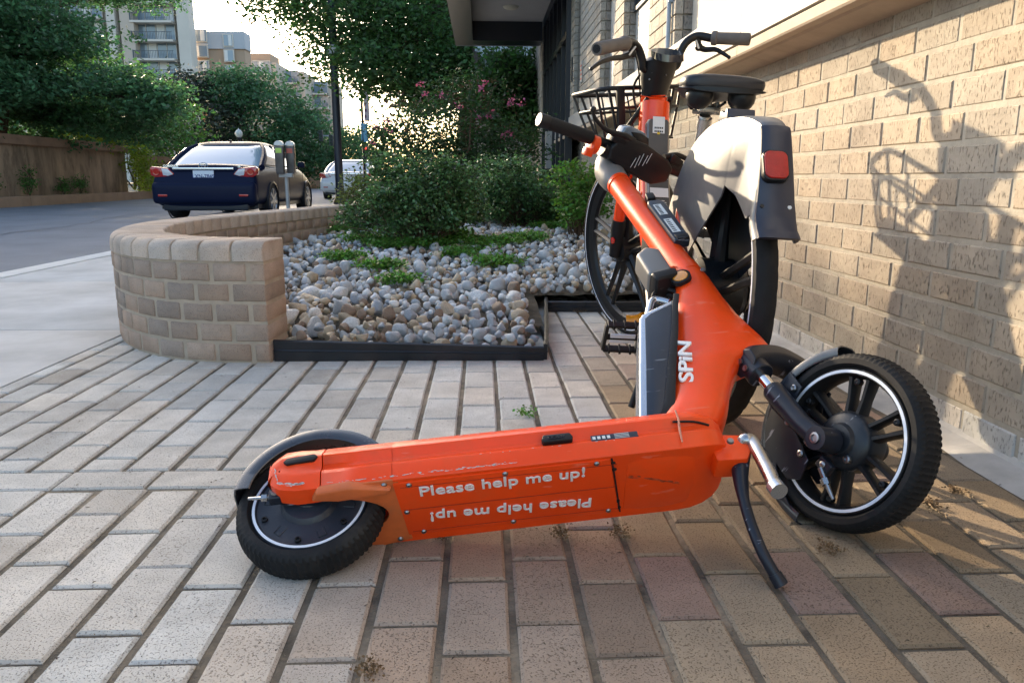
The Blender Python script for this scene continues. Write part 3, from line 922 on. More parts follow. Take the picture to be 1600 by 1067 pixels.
# the tree beyond the planting, with its hanging crown
def back(L, k=1.29):
    return (L[0]*k, L[1]*k, .6+(L[2]-.6)*k, L[3]*k, L[4]*k, L[5]*k, L[6])
T4 = tree('large street tree with dark trunk whose crown hangs over the lamp post', [(-.15, 18.2, 0), (-.2, 18.2, 1.6), (-.12, 18.2, 2.9), (-.3, 18.2, 4.1)], .42,
          [back(L) for L in [(-1.0, 13.6, 3.9, 1.7, 1.8, 1.0, 1.5), (-2.4, 13.2, 3.6, 1.1, 1.7, .7, .9), (-3.1, 13.2, 3.3, .55, 1.1, .45, .3), (.5, 14, 3.2, .8, 1.5, 1.0, 1.0), (-2.3, 12.8, 2.5, .55, .8, .5, .3), (-1.5, 12.9, 2.6, .6, .8, .45, .35),
           (-.7, 13.3, 2.75, .75, 1.2, .5, .6), (-.75, 15, 4.9, 3.0, 2.5, 1.0, 1.6), (.55, 13.6, 2.1, .45, .7, .6, .5), (-2.7, 14.5, 4.6, 1.4, 1.4, .8, .8), (-.55, 13.2, 2.1, .5, .6, .3, .25)]]+[(.50, 13.6, 2.2, .42, .5, .55, .8), (.25, 13.4, 1.75, .3, .4, .3, .35), (-1.9, 15, 2.6, .8, .7, .5, .45), (-1.1, 15.5, 2.25, .7, .7, .45, .45), (-.3, 15.5, 2.7, .8, .6, .5, .45), (-1.7, 15.3, 3.5, 1.2, .8, .6, .6), (.8, 13.2, 1.5, .2, .4, .25, .2)],
          lf_crown, .10, 270, .2, 28, 'trees by the building', shell=.3, flat=.6)

# crape myrtle with pink flower heads
cm = empty('crape_myrtle', (-.3, 8.8, 0), 'dark bronze-leaved crape myrtle with pink flower heads behind the bushes', 'shrub')
mb = MB(); limbs(mb, (-.3, 8.8, .1), .035, [(-.95, 8.6, 1.4), (-.3, 8.8, 1.7), (.35, 8.7, 1.2), (-.65, 8.9, 1.1), (.6, 8.6, .95), (-.1, 8.5, 1.3), (-1.1, 8.7, 1.0), (.15, 8.9, 1.6)]); mb.build('stems', m_twig, cm)
leafmesh('foliage', crown_pts([(-.55, 8.8, 1.05, .6, .5, .45, 1.4), (.3, 8.7, .95, .5, .4, .32, .9), (-.2, 8.8, .75, .8, .5, .35, 1.3), (-.15, 8.9, 1.5, .4, .3, .3, .35), (-1.05, 8.7, .9, .25, .3, .35, .4)], 120, .085, 24, .2), .045, lf_dark, cm)
leafmesh('young_shoots', crown_pts([(-.1, 8.7, 1.35, .55, .4, .45, .6), (-.8, 8.7, 1.3, .35, .3, .25, .3)], 60, .06, 8, .2), .045, lf_red, cm)['kind'] = 'stuff'
for (px, py) in ((657, 132), (665, 145), (588, 200), (605, 205), (580, 222), (752, 138), (757, 130), (800, 155), (798, 162), (815, 162), (793, 208), (800, 213), (788, 215), (760, 180), (748, 183), (690, 150), (716, 168), (770, 178), (688, 190), (606, 192)):
    p = atY(px, py, 8.55)
    leafmesh('flower_head', np.array(p)+rng.normal(size=(16, 3))*.022, .03, fl_pink, cm, aspect=.8)

# two round bushes and the bright one by the wall
def bush(label, base, lobes, leafmat, size, per, cr, nl, stems=14, name='bush', sz=.8, shell=.35):
    root = empty(name, base, label, 'bush')
    mb = MB()
    for k in range(stems):
        L = random.choice(lobes); d = Vector((random.gauss(0, 1), random.gauss(0, 1), random.gauss(0, .8))).normalized()
        e = (L[0]+d.x*L[3]*.95, L[1]+d.y*L[4]*.95, L[2]+d.z*L[5]*.95)
        limbs(mb, (base[0]+random.uniform(-.04, .04), base[1]+random.uniform(-.04, .04), base[2]), .008, [e], wob=.25, seg=5)
    mb.build('stems', m_twig, root)
    leafmesh('foliage', crown_pts(lobes, per, cr, nl, shell), size, leafmat, root)
    return root
def irregular(x, y, z, rx, ry, rz, n, sub=.38, seed=1):
    q = random.Random(seed); out = [(x, y, z, rx*.72, ry*.72, rz*.72, .9)]
    for k in range(n):
        a = q.uniform(0, 2*PI); e = q.uniform(-.5, 1.1); r = q.uniform(.55, .95)
        out.append((x+rx*r*math.cos(a)*math.cos(e), y+ry*r*math.sin(a)*math.cos(e), z+rz*r*math.sin(e), rx*sub*q.uniform(.5, 1.1), ry*sub*q.uniform(.5, 1.1), rz*sub*q.uniform(.6, 1.3), .16))
    return out
b1 = atZ(650, 392, .15)
bush('large round dark green bush standing left of centre in the stone bed', (b1.x, b1.y, .12),
     irregular(b1.x, b1.y, .46, .42, .38, .33, 22, seed=4), lf_bush, .027, 330, .030, 15, 150)
b2 = atZ(812, 362, .18)
bush('second round bush standing right of the larger one before the building', (b2.x, b2.y, .15),
     irregular(b2.x, b2.y, .46, .45, .4, .33, 20, seed=9), lf_bush, .028, 310, .032, 15, 110)
b3 = atY(905, 330, 5.3)
bush('bright green leafy bush against the building wall behind the bicycle', (b3.x, 5.3, .15),
     irregular(b3.x+.02, 5.3, .46, .24, .25, .26, 12, seed=3), leafm('leaf_fresh', (.085, .18, .035), .45, .4), .036, 120, .035, 8, 40)
bush('thin tall bush between the round bushes and the lamp post', (-1.0, 5.9, .15),
     irregular(-.88, 5.9, .47, .22, .18, .19, 12, seed=5), leafm('leaf_olive', (.11, .14, .04), .5, .3), .028, 90, .03, 8, 30)
b4 = atZ(715, 385, .15)
bush('small bright sapling leaves at the right foot of the large bush', (b4.x, b4.y, .14), [(b4.x, b4.y-.05, .22, .11, .11, .08, 1)], lf_mid, .055, 40, .03, 5, 8)
b5 = atZ(688, 300, .2)
bush('low dark shrub filling the gap between the two round bushes', (-.3, 6.9, .1), irregular(-.25, 6.95, .42, .5, .3, .35, 12, seed=8), lf_dark, .04, 200, .05, 12, 30)
# ground cover among the stones
gp = []
for (px, py, sx, sy, n) in ((500, 383, .10, .06, 30), (545, 381, .12, .07, 30), (535, 415, .06, .05, 16), (590, 395, .14, .08, 34), (600, 425, .07, .05, 18), (640, 400, .15, .1, 44), (625, 440, .05, .03, 10), (690, 398, .16, .08, 40), (720, 410, .08, .06, 16), (765, 398, .13, .09, 34), (775, 420, .08, .06, 20), (820, 393, .1, .06, 22), (870, 376, .15, .12, 60), (912, 370, .09, .14, 40), (895, 350, .15, .2, 60), (640, 385, .2, .1, 40), (612, 526, .012, .012, 5)):
    p = atZ(px, py, .13)
    n = int(n*2.5)
    c = np.array([p.x, p.y, 0])+rng.normal(size=(n, 3))*np.array([sx, sy, 0])*.7
    for q in c:
        if not (2.6 < q[1] < 6.2): continue
        z = bed_h(q[0], q[1])+.05
        gp.append(q+np.array([0, 0, z])+rng.normal(size=(24, 3))*np.array([.028, .028, .012]))
tag(leafmesh('ground_cover', np.vstack(gp), .019, lf_bright, aspect=.8, up=2), kind='stuff')

# ------------------------------------------------------------------ river stones
random.seed(17)
def stone_mat(nm, c, c2):
    return mat(nm, c, rough=.62, var=.22, scale=14, dirt=.55, dirtcol=c2, dscale=9, bump=.0025, bscale=45, spec=.35)
smats = [stone_mat('stone_grey', (.43, .445, .455), (.2, .22, .24)), stone_mat('stone_blue_grey', (.33, .36, .395), (.45, .47, .5)), stone_mat('stone_pale', (.66, .66, .64), (.36, .37, .38)),
         stone_mat('stone_tan', (.46, .37, .26), (.28, .2, .12)), stone_mat('stone_brown', (.24, .17, .12), (.35, .27, .2)), stone_mat('stone_light_grey', (.55, .565, .58), (.3, .32, .34))]
slab = ['rounded mid grey river stone in the bed behind the black edging', 'smooth blue-grey river stone in the bed behind the black edging', 'pale whitish river stone in the bed behind the black edging',
        'tan river stone in the bed behind the black edging', 'dark brown river stone in the bed behind the black edging', 'light grey river stone in the bed behind the black edging']
sproto = []
for k in range(14):
    bm = bmesh.new(); bmesh.ops.create_icosphere(bm, subdivisions=3, radius=1)
    off = Vector((k*7.3, k*1.7, 3))
    sh_ = (random.uniform(.8, 1.05), random.uniform(.62, .85), random.uniform(.45, .68))
    for v in bm.verts:
        d = v.co.copy()
        # facets: clip by a few random planes for angular, worn shapes
        r = 1+.22*mnoise.noise(d*1.1+off)+.08*mnoise.noise(d*2.6+off)
        p = d*r
        v.co = Vector((p.x*sh_[0], p.y*sh_[1], p.z*sh_[2]))
    rr = random.Random(k)
    for _ in range(13):
        n = Vector((rr.gauss(0, 1), rr.gauss(0, 1), rr.gauss(0, 1))).normalized(); dd = rr.uniform(.36, .62)
        for v in bm.verts:
            e = v.co.dot(n)-dd
            if e > 0: v.co -= n*e*.94
    me = bpy.data.meshes.new('river_stone'); bm.to_mesh(me); bm.free()
    me.polygons.foreach_set('use_smooth', [True]*len(me.polygons))
    me.materials.append(smats[[0, 0, 1, 2, 3, 5, 0, 1, 5, 2, 3, 4, 5, 0][k]])
    sproto.append((me, [0, 0, 1, 2, 3, 5, 0, 1, 5, 2, 3, 4, 5, 0][k]))
placed = []
cell = {}
def ok(x, y, r, f):
    for i in range(-2, 3):
        for j in range(-2, 3):
            for (a, b_, c_) in cell.get((int(x/.07)+i, int(y/.07)+j), ()):
                if (a-x)**2+(b_-y)**2 < ((r+c_)*f)**2: return False
    return True
for (lay, tries, f) in ((0, 22000, .84), (1, 9000, .98)):
    if lay: cell = {}
    for _ in range(tries):
        x, y = random.uniform(-1.4, 1.1), 2.53+3.9*random.random()**1.25
        if not inpoly(x, y, poly): continue
        big = random.random()
        r = random.uniform(.018, .035) if big < .62 else random.uniform(.035, .062)
        if lay: r *= .85
        if not ok(x, y, r, f): continue
        # keep off the edging
        if y < 2.53+r*.8: continue
        if x > .2-r*.6 and y < 3.48+r*.8: continue
        if x < -.7+r and y < 2.62+r: continue
        cell.setdefault((int(x/.07), int(y/.07)), []).append((x, y, r))
        placed.append((x, y, bed_h(x, y)-.012+r*.25+lay*.028, r))
placed = [p for p in placed]
placed.sort(key=lambda p: p[1]-p[3]*18)
print('stones', len(placed))
far_v, far_items = [], {}
for i, (x, y, z, r) in enumerate(placed):
    tanbias = x < -.3 and y < 3.2
    k = random.randrange(14)
    if tanbias and random.random() < .5: k = random.choice((4, 10, 11, 3))
    me, ci = sproto[k]
    rot = Matrix.Rotation(random.uniform(0, 6.28), 4, 'Z') @ Matrix.Rotation(random.uniform(-.5, .5), 4, 'X') @ Matrix.Rotation(random.uniform(-.4, .4), 4, 'Y')
    M = Matrix.Translation((x, y, z)) @ rot @ Matrix.Scale(r*1.18, 4)
    if i < 300:
        o = bpy.data.objects.new('river_stone', me); col.objects.link(o); o.matrix_basis = M
        tag(o, slab[ci], 'stone', 'river stones in the planting bed, '+['mid grey', 'blue-grey', 'pale', 'tan', 'brown', 'light grey'][ci])
    else:
        far_items.setdefault(ci, []).append((me, M))
allv = []; allf = []; mats_i = []; base = 0
me_c = {}
for ci, it in far_items.items():
    for me, M in it:
        if me.name not in me_c:
            bm = bmesh.new(); bmesh.ops.create_icosphere(bm, subdivisions=2, radius=1)
            co = np.array([v.co[:] for v in bm.verts]); fc_ = np.array([[v.index for v in f.verts] for f in bm.faces]); bm.free()
            src = np.empty(len(me.vertices)*3); me.vertices.foreach_get('co', src); src = src.reshape(-1, 3)
            sn = src/np.linalg.norm(src, axis=1)[:, None]
            co = np.array([src[np.argmax(sn @ c_)] for c_ in co])
            me_c[me.name] = (co, fc_)
        co, fc_ = me_c[me.name]
        A = np.array(M)
        allv.append(co @ A[:3, :3].T+A[:3, 3]); allf.append(fc_+base); base += len(co); mats_i += [ci]*len(fc_)
V = np.vstack(allv); Fc = np.vstack(allf); n = len(Fc)
me = bpy.data.meshes.new('river_stones')
me.vertices.add(len(V)); me.vertices.foreach_set('co', V.ravel())
me.loops.add(3*n); me.loops.foreach_set('vertex_index', Fc.ravel())
me.polygons.add(n); me.polygons.foreach_set('loop_start', np.arange(0, 3*n, 3)); me.polygons.foreach_set('loop_total', np.full(n, 3))
me.update()
for m_ in smats: me.materials.append(m_)
me.polygons.foreach_set('material_index', mats_i)
me.polygons.foreach_set('use_smooth', [True]*n)
o = bpy.data.objects.new('river_stones', me); col.objects.link(o); tag(o, kind='stuff')
# a loose flat stone lying on the paving by the edging
o = bpy.data.objects.new('flat_stone', sproto[0][0]); col.objects.link(o)
p = atZ(893, 486, 0); o.matrix_basis = Matrix.Translation((p.x, p.y, .012)) @ Matrix.Diagonal((.05, .03, .03, 1))
tag(o, 'flat grey stone lying on the paving beside the far edging strip', 'stone')

# ------------------------------------------------------------------ cars
m_rub = mat('tyre_rubber', (.014, .014, .015), rough=.75, var=.25, scale=20)
m_chrome = mat('chrome', (.75, .75, .76), rough=.12, metal=1)
m_alloy = mat('wheel_alloy', (.45, .46, .48), rough=.3, metal=.9)
m_tail = mat('tail_lamp_red', (.45, .012, .01), rough=.12, coat=1)
m_clear = mat('lamp_clear', (.6, .6, .62), rough=.1, coat=1)
m_cglass = mat('car_glass_sky_tint', (.33, .40, .47), rough=.05, spec=1.0, coat=1)  # pale blue base paints the reflected sky into the glass
def car(name, label, paint, loc, rz, full=True):
    root = empty(name, loc, label, 'car', None, rz)
    LT = []
    def ring(y, w, zb, zt, sh):
        h = [(0, zb), (w*.72, zb), (w*.93, zb+.05), (w*.99, zb+.16), (w, zb+.32*(zt-zb)+.1), (w*.985, zb+.72*(zt-zb)), (w*sh, zt-.045), (w*(sh-.14), zt), (w*.35, zt+.015), (0, zt+.02)]
        return [Vector((x, y, z)) for (x, z) in h]+[Vector((-x, y, z)) for (x, z) in h[-2:0:-1]]
    st = [(-.0, .62, .36, .56, .95), (.02, .80, .27, .64, .96), (.07, .855, .22, .74, .96), (.12, .865, .21, .88, .90), (.17, .87, .2, .915, .90), (.6, .878, .2, .925, .90), (1.2, .882, .2, .915, .93), (2.2, .882, .2, .92, .93), (3.1, .88, .2, .91, .92), (3.5, .87, .2, .92, .9), (4.1, .85, .2, .80, .85), (4.42, .78, .22, .62, .85), (4.52, .6, .28, .5, .85)]
    mb = MB(); mb.loft([ring(*s) for s in st])
    mb.build('body', paint, root, world=ID, sub=2, ang=180)
    mb = MB(); mb.box((0, .10, .46), (1.70, .26, .36), b=.09); mb.build('bumper', paint, root, world=ID, ang=60)
    # greenhouse
    def rr(z, y0, y1, w, r=.16):
        pts = []
        for (cx, cy, a0) in ((w-r, y1-r, 0), (-(w-r), y1-r, 90), (-(w-r), y0+r, 180), (w-r, y0+r, 270)):
            for k in range(5):
                a = R_(a0+k*22.5); pts.append(Vector((cx+r*math.cos(a), cy+r*math.sin(a), z)))
        return pts
    mb = MB(); mb.loft([rr(.85, .52, 3.35, .79), rr(1.03, .86, 3.0, .745), rr(1.20, 1.18, 2.65, .66), rr(1.305, 1.42, 2.35, .56), rr(1.335, 1.6, 2.2, .46)])
    mb.build('cabin_glass', m_cglass, root, world=ID, ang=40)
    mb = MB(); mb.loft([rr(1.285, 1.34, 2.50, .585, .2), rr(1.318, 1.40, 2.42, .555, .2), rr(1.345, 1.52, 2.3, .48, .2), rr(1.355, 1.65, 2.15, .36, .2)])
    mb.build('roof', paint, root, world=ID, ang=60)
    for s in (-1, 1):
        mb = MB()
        mb.tube([(s*.79, .66, .88), (s*.755, .98, 1.05), (s*.68, 1.26, 1.20), (s*.58, 1.48, 1.29)], [.055, .05, .04, .03], 8)
        mb.prism([(.62, .90), (1.20, .91), (1.42, 1.22), (1.28, 1.20)], (0, 0, 0), (0, 1, 0), (s*-.32, 0, 1), (s, 0, 0), 1.035, 1.06)
        mb.build('rear_pillar', paint, root, world=ID)
        mb = MB(); mb.tube([(s*.78, 2.0, .90), (s*.68, 2.0, 1.15), (s*.57, 2.02, 1.30)], .022, 6); mb.tube([(s*.78, 3.15, .90), (s*.68, 2.75, 1.15), (s*.57, 2.45, 1.30)], .03, 6)
        mb.tube([(s*.785, .75, .93), (s*.815, 1.5, .915), (s*.815, 3.0, .905)], .012, 6); mb.build('window_frame', m_chrome if False else m_dark, root, world=ID)
        mb = MB()
        mb.box((s*.93, 2.95, .96), (.14, .08, .11), b=.03); mb.build('wing_mirror', paint, root, world=ID)
        for (yy) in (1.65, 2.65):
            mb = MB(); mb.box((s*.885, yy, .80), (.02, .16, .025), b=.008); mb.build('door_handle', paint, root, world=ID)
    # door shut lines
    mb = MB()
    for s in (-1, 1):
        for yy in (1.28, 2.1, 3.2): mb.tube([(s*.872, yy, .95), (s*.884, yy+.02, .7), (s*.886, yy+.02, .4)], .004, 4)
    mb.build('door_gaps', m_dark, root, world=ID)
    for s in (-1, 1):
        for yy in (.95, 3.6):
            mb = MB(); mb.lathe([(.335, -.01), (.335, .02), (.30, .03)], (s*.868, yy, .315), (s, 0, 0), 28); mb.build('wheel_arch', m_dark, root, world=ID)
            mb = MB(); mb.lathe([(.2, -.20), (.30, -.19), (.315, -.16), (.315, -.03), (.30, 0), (.21, .005)], (s*.875, yy, .315), (s, 0, 0), 32)
            wl = mb.build('wheel', m_rub, root, world=ID)
            mb = MB(); mb.lathe([(.212, 0), (.205, .008), (.19, -.02), (.05, -.0), (.04, .01), (0, .012)], (s*.875, yy, .315), (s, 0, 0), 28)
            for k in range(7):
                a = k*2*PI/7; mb.box((0, 0, 0), (.02, .05, .16), M=Matrix.Translation((s*.878, yy, .315)) @ Matrix.Rotation(a, 4, 'X') @ Matrix.Translation((0, 0, .12)))
            mb.build('rim', m_alloy, wl, world=ID)
    # rear: lamps, plate, trim
    for s in (-1, 1):
        mb = MB(); mb.prism([(.48, .76), (.58, .86), (.84, .89), (.872, .86), (.866, .75), (.80, .715), (.60, .72)], (0, 0, 0), (s, 0, 0), (0, 0, 1), (0, 1, 0), .062, .22, b=.012)
        tl = mb.build('tail_lamp', m_tail, root, world=ID)
        mb = MB()
        mb.lathe([(.05, 0), (.042, -.012), (0, -.014)], (s*.60, .062, .80), (0, -1, 0), 16); mb.prism([(.50, .76), (.58, .845), (.68, .855), (.66, .745), (.58, .735)], (0, 0, 0), (s, 0, 0), (0, 0, 1), (0, 1, 0), .056, .07, b=.004)
        mb.build('reversing_lens', m_clear, tl, world=ID)
        mb = MB(); mb.lathe([(.05, 0), (.06, -.006), (.052, -.012), (.03, -.01), (0, -.014)], (s*.77, .058, .80), (0, 1, 0), 18); mb.build('lamp_ring', m_tail, tl, world=ID)
        mb = MB(); mb.box((s*.66, -.030, .42), (.15, .03, .035), b=.008); mb.build('rear_reflector', m_tail, root, world=ID)
        mb = MB(); mb.tube([(s*.80, .1, .66), (s*.55, .045, .66), (s*.45, .042, .60)], .005, 4); mb.build('boot_gap', m_dark, root, world=ID)
    mb = MB(); mb.tube([(-.46, .052, .615), (.46, .052, .615)], .005, 4); mb.build('boot_gap', m_dark, root, world=ID)
    mb = MB(); mb.box((0, .068, .85), (1.0, .05, .04), b=.012); mb.build('chrome_trim', m_chrome, root, world=ID)
    mb = MB(); mb.box((0, .056, .735), (.34, .02, .17), b=.005)
    pl_ = mb.build('number_plate', mat('plate_white', (.7, .72, .75), rough=.5), root, world=ID)
    F_ = frame((0, .0445, .70), (1, 0, 0), (0, 0, 1), (0, -1, 0))
    text_obj('plate_number', 'LXN-7849' if full else '', .085, mat('plate_blue', (.03, .05, .2), rough=.5), pl_, F_, align='CENTER', bold=.001)
    mb = MB(); mb.box((-.13, .045, .665), (.05, .004, .02)); mb.box((.13, .045, .665), (.05, .004, .02)); mb.build('plate_stickers', mat('plate_yellow', (.7, .45, .03), rough=.5), pl_, world=ID)
    mb = MB()
    e = [(.075*math.cos(a*PI/12), .0, .05*math.sin(a*PI/12)) for a in range(24)]
    mb.tube([(x, .075, z+.895) for x, y, z in e], .007, 6, closed=True)
    mb.tube([(.028*math.cos(a*PI/8), .075, .895+.048*math.sin(a*PI/8)) for a in range(16)], .005, 6, closed=True)
    mb.tube([(.06*math.cos(a*PI/8), .075, .912+.016*math.sin(a*PI/8)) for a in range(16)], .005, 6, closed=True)
    mb.build('emblem', m_chrome, root, world=ID)
    if full:
        text_obj('model_lettering', 'COROLLA', .05, m_chrome, root, frame((-.66, .088, .878), (1, 0, 0), (0, .1, 1), (0, -1, 0)), bold=.002, spacing=1.1)
        text_obj('trim_lettering', 'LE', .045, m_chrome, root, frame((.56, .088, .872), (1, 0, 0), (0, .1, 1), (0, -1, 0)), bold=.002)
    mb = MB(); mb.box((0, .3, .25), (1.4, .5, .16), b=.03); mb.box((0, 2.2, .24), (1.6, 3.9, .1)); mb.build('underbody', m_dark, root, world=ID)
    mb = MB(); mb.box((0, 1.55, 1.365), (.03, .07, .035), b=.008); mb.build('aerial', m_dark, root, world=ID)
    return root
navy = mat('navy_paint', (.008, .012, .035), rough=.36, coat=0, spec=.12)
white_p = mat('white_paint', (.72, .73, .75), rough=.2, coat=1)
car('parked_car', 'dark navy blue sedan parked at the kerb beyond the brick planter', navy, (-4.58, 13.1, -.10), R_(-.5))
car('parked_car', 'white sedan parked farther up the street behind the lamp post', white_p, (-4.55, 26.5, -.12), R_(0), full=False)

# ------------------------------------------------------------------ street furniture
m_post = mat('post_navy', (.012, .016, .03), rough=.4)
lp = empty('lamp_post', (-2.87, 16, 0), 'tall dark fluted lamp post behind the planter with two banner arms', 'lamp post')
mb = MB()
fl = []
for z, r in ((.0, .19), (.06, .19), (.08, .14), (.16, .13), (.2, .10), (.3, .085), (.9, .08), (6.5, .065)):
    rg = []
    for k in range(32):
        a = 2*PI*k/32; q = r*(1-.06*(k % 2 if z > .25 else 0)); rg.append(Vector((-2.87+q*math.cos(a), 16+q*math.sin(a), z)))
    fl.append(rg)
mb.loft(fl); mb.build('post', m_post, lp, ang=50)
for z, px in ((4.1, 610), (3.05, 590)):
    mb = MB(); mb.box((-2.87, 15.99, z), (.22, .2, .17), b=.01)
    ab = mb.build('arm_bracket', mat('bracket_grey', (.45, .46, .48), rough=.5, metal=.4), lp)
    mb = MB(); mb.tube([(-2.8, 15.98, z-.02), (-2.0, 15.9, z-.1)], .022, 8); mb.ball((-2.0, 15.9, z-.1), .03); mb.build('banner_arm', MATS['bracket_grey'], lp)
pmr = empty('parking_meter', (-2.87, 11.7, 0), 'grey twin-headed parking meter on a steel pole beside the dark car', 'parking meter')
mb = MB(); mb.tube([(-2.87, 11.7, 0), (-2.87, 11.7, .62)], .028, 12); mb.box((-2.87, 11.7, .64), (.2, .09, .06), b=.01); mb.build('pole', mat('meter_pole', (.33, .33, .33), rough=.5, metal=.5, var=.2), pmr)
m_mtr = mat('meter_body', (.10, .09, .085), rough=.4, metal=.4, var=.3)
for s in (-1, 1):
    cx = -2.87+s*.062; cy = 11.7+s*.07
    mb = MB()
    mb.prism([(-.055, .66), (.055, .66), (.064, .95), (.062, 1.06), (-.062, 1.06), (-.064, .95)], (cx, cy, 0), (1, 0, 0), (0, 0, 1), (0, 1, 0), -.055, .055, b=.012)
    h = mb.build('meter_head', m_mtr, pmr)
    mb = MB(); mb.lathe([(.066, -.045), (.066, .045)], (cx, cy, 1.065), (0, 1, 0), 20, -PI/2, PI/2, ref=(0, 0, 1)); mb.lathe([(0, -.0455), (.066, -.045)], (cx, cy, 1.065), (0, 1, 0), 20, -PI/2, PI/2, ref=(0, 0, 1)); mb.build('meter_dome', mat('meter_dome', (.5, .52, .55), rough=.25, metal=.3), h)
    mb = MB(); mb.box((cx, cy-.058, .99), (.085, .006, .07), b=.002); mb.build('meter_sticker', mat('sticker_green', (.45, .62, .12), rough=.5) if s < 0 else mat('sticker_red', (.5, .12, .08), rough=.5), h)

def traffic(px, py0, py1, Y, label, polepx=None, n=3, ph=5.0):
    a = atY(px, py0, Y); b_ = atY(px, py1, Y)
    h = abs(a.z-b_.z)
    root = empty('traffic_light', (a.x, Y, -.1), label, 'traffic light', 'traffic lights down the street')
    mb = MB(); mb.box((a.x, Y, (a.z+b_.z)/2), (h*.36, h*.3, h), b=.02); hd = mb.build('signal_head', mat('signal_grey', (.05, .055, .06), rough=.5), root)
    for k in range(n):
        z = b_.z+h*(k+.5)/n
        mb = MB(); mb.lathe([(h*.13, 0), (h*.13, .12), (h*.12, .12), (h*.12, .01), (0, .0)], (a.x, Y-h*.15, z), (0, -1, 0), 14); mb.build('lens', mat('lens_dark', (.05, .08, .07), rough=.2), hd)
    mb = MB()
    if polepx:
        p = atY(polepx[0], polepx[1], Y); mb.tube([(p.x, Y+.2, -.1), (p.x, Y+.2, p.z)], .07, 8); mb.tube([(p.x, Y+.2, (a.z+b_.z)/2), (a.x, Y+.1, (a.z+b_.z)/2)], .04, 6)
        mb.build('pole', mat('galv_steel', (.42, .44, .46), rough=.45, metal=.6), root)
    else:
        mb.tube([(a.x+.3, Y, -.1), (a.x+.3, Y, a.z)], .05, 8); mb.build('pole', m_dark, root)
    return root
traffic(308, 200, 216, 55, 'small traffic light above the roof of the dark car')
traffic(501, 204, 221, 50, 'left head of the traffic lights on the pale pole', (522, 150))
traffic(517, 211, 228, 49.5, 'right head of the traffic lights on the pale pole', (522.5, 212))
def globe(px, py, Y, label):
    a = atY(px, py, Y)
    root = empty('street_lamp', (a.x, Y, 0), label, 'street lamp', 'globe street lamps across the road')
    mb = MB(); mb.tube([(a.x, Y, 0), (a.x, Y, .6), (a.x, Y, a.z-.35)], [.11, .06, .045], 10); mb.lathe([(.045, 0), (.12, .08), (.14, .14)], (a.x, Y, a.z-.38), (0, 0, 1), 14); mb.build('post', m_post, root)
    mb = MB(); mb.lathe([(.11, -.24), (.2, -.1), (.2, .02), (.12, .14), (.03, .2), (0, .27)], (a.x, Y, a.z), (0, 0, 1), 16); mb.build('lamp_globe', mat('globe_glass', (.75, .76, .70), rough=.3, trans=.3), root)
globe(80, 178, 26.5, 'globe street lamp left of centre above the retaining wall')
globe(373, 208, 44, 'pale globe street lamp above the rear window of the dark car')
# street name sign
ss = empty('street_name_sign', (-12.9, 26, 0), 'green street name blades on a post under the big tree', 'street sign')
mb = MB(); p = atY(128, 195, 26.5); mb.tube([(p.x, 26.5, 0), (p.x, 26.5, p.z+.2)], .04, 8); mb.build('post', m_post, ss)
mb = MB(); mb.box((p.x-.18, 26.45, p.z), (.5, .03, .14)); mb.box((p.x+.25, 26.4, p.z-.06), (.3, .03, .14)); mb.build('sign_blade', mat('sign_green', (.02, .33, .16), rough=.5), ss, smooth=False)
# tall sign post with pale and blue panels
bs = empty('sign_post', (-3.9, 26, 0), 'slender sign post with pale upper banner and light blue lower panel', 'sign post')
a = atY(575, 128, 26); b_ = atY(570, 190, 26); c = atY(571, 193, 26); d = atY(568, 222, 26)
mb = MB(); mb.tube([(d.x, 26, 0), (d.x, 26, .3), (d.x-.02, 26.04, a.z+.05)], [.1, .05, .04], 8); mb.build('post', m_post, bs)
mb = MB(); mb.box(((a.x+b_.x)/2, 26, (a.z+b_.z)/2), (.17, .02, a.z-b_.z)); bn = mb.build('banner', mat('banner_pale', (.55, .5, .52), rough=.7, var=.1), bs, smooth=False)
mb = MB()
for k in range(6): mb.box((b_.x+.02+(k % 2)*.02, 25.985, b_.z+.15+k*.19), (.07, .004, .09))
mb.build('banner_print', mat('print_mauve', (.2, .1, .18), rough=.7), bn, smooth=False)
mb = MB(); mb.box(((c.x+d.x)/2, 25.99, (c.z+d.z)/2), (.22, .02, c.z-d.z)); mb.build('blue_panel', mat('panel_blue', (.16, .42, .62), rough=.5), bs, smooth=False)
hs = empty('pedestrian_signal', (-8.5, 48, 0), 'small red lit pedestrian signal behind the sign post', 'signal')
a = atY(571, 232, 48); mb = MB(); mb.tube([(a.x, 48, 0), (a.x, 48, a.z)], .06, 8); mb.box((a.x, 47.95, a.z), (.34, .15, .34), b=.03); mb.build('housing', m_dark, hs)
mb = MB(); mb.lathe([(.10, 0), (0, .01)], (a.x, 47.86, a.z), (0, -1, 0), 14); mb.build('red_lamp', mat('lit_red', (1, .04, .02), emit=1.2), hs)

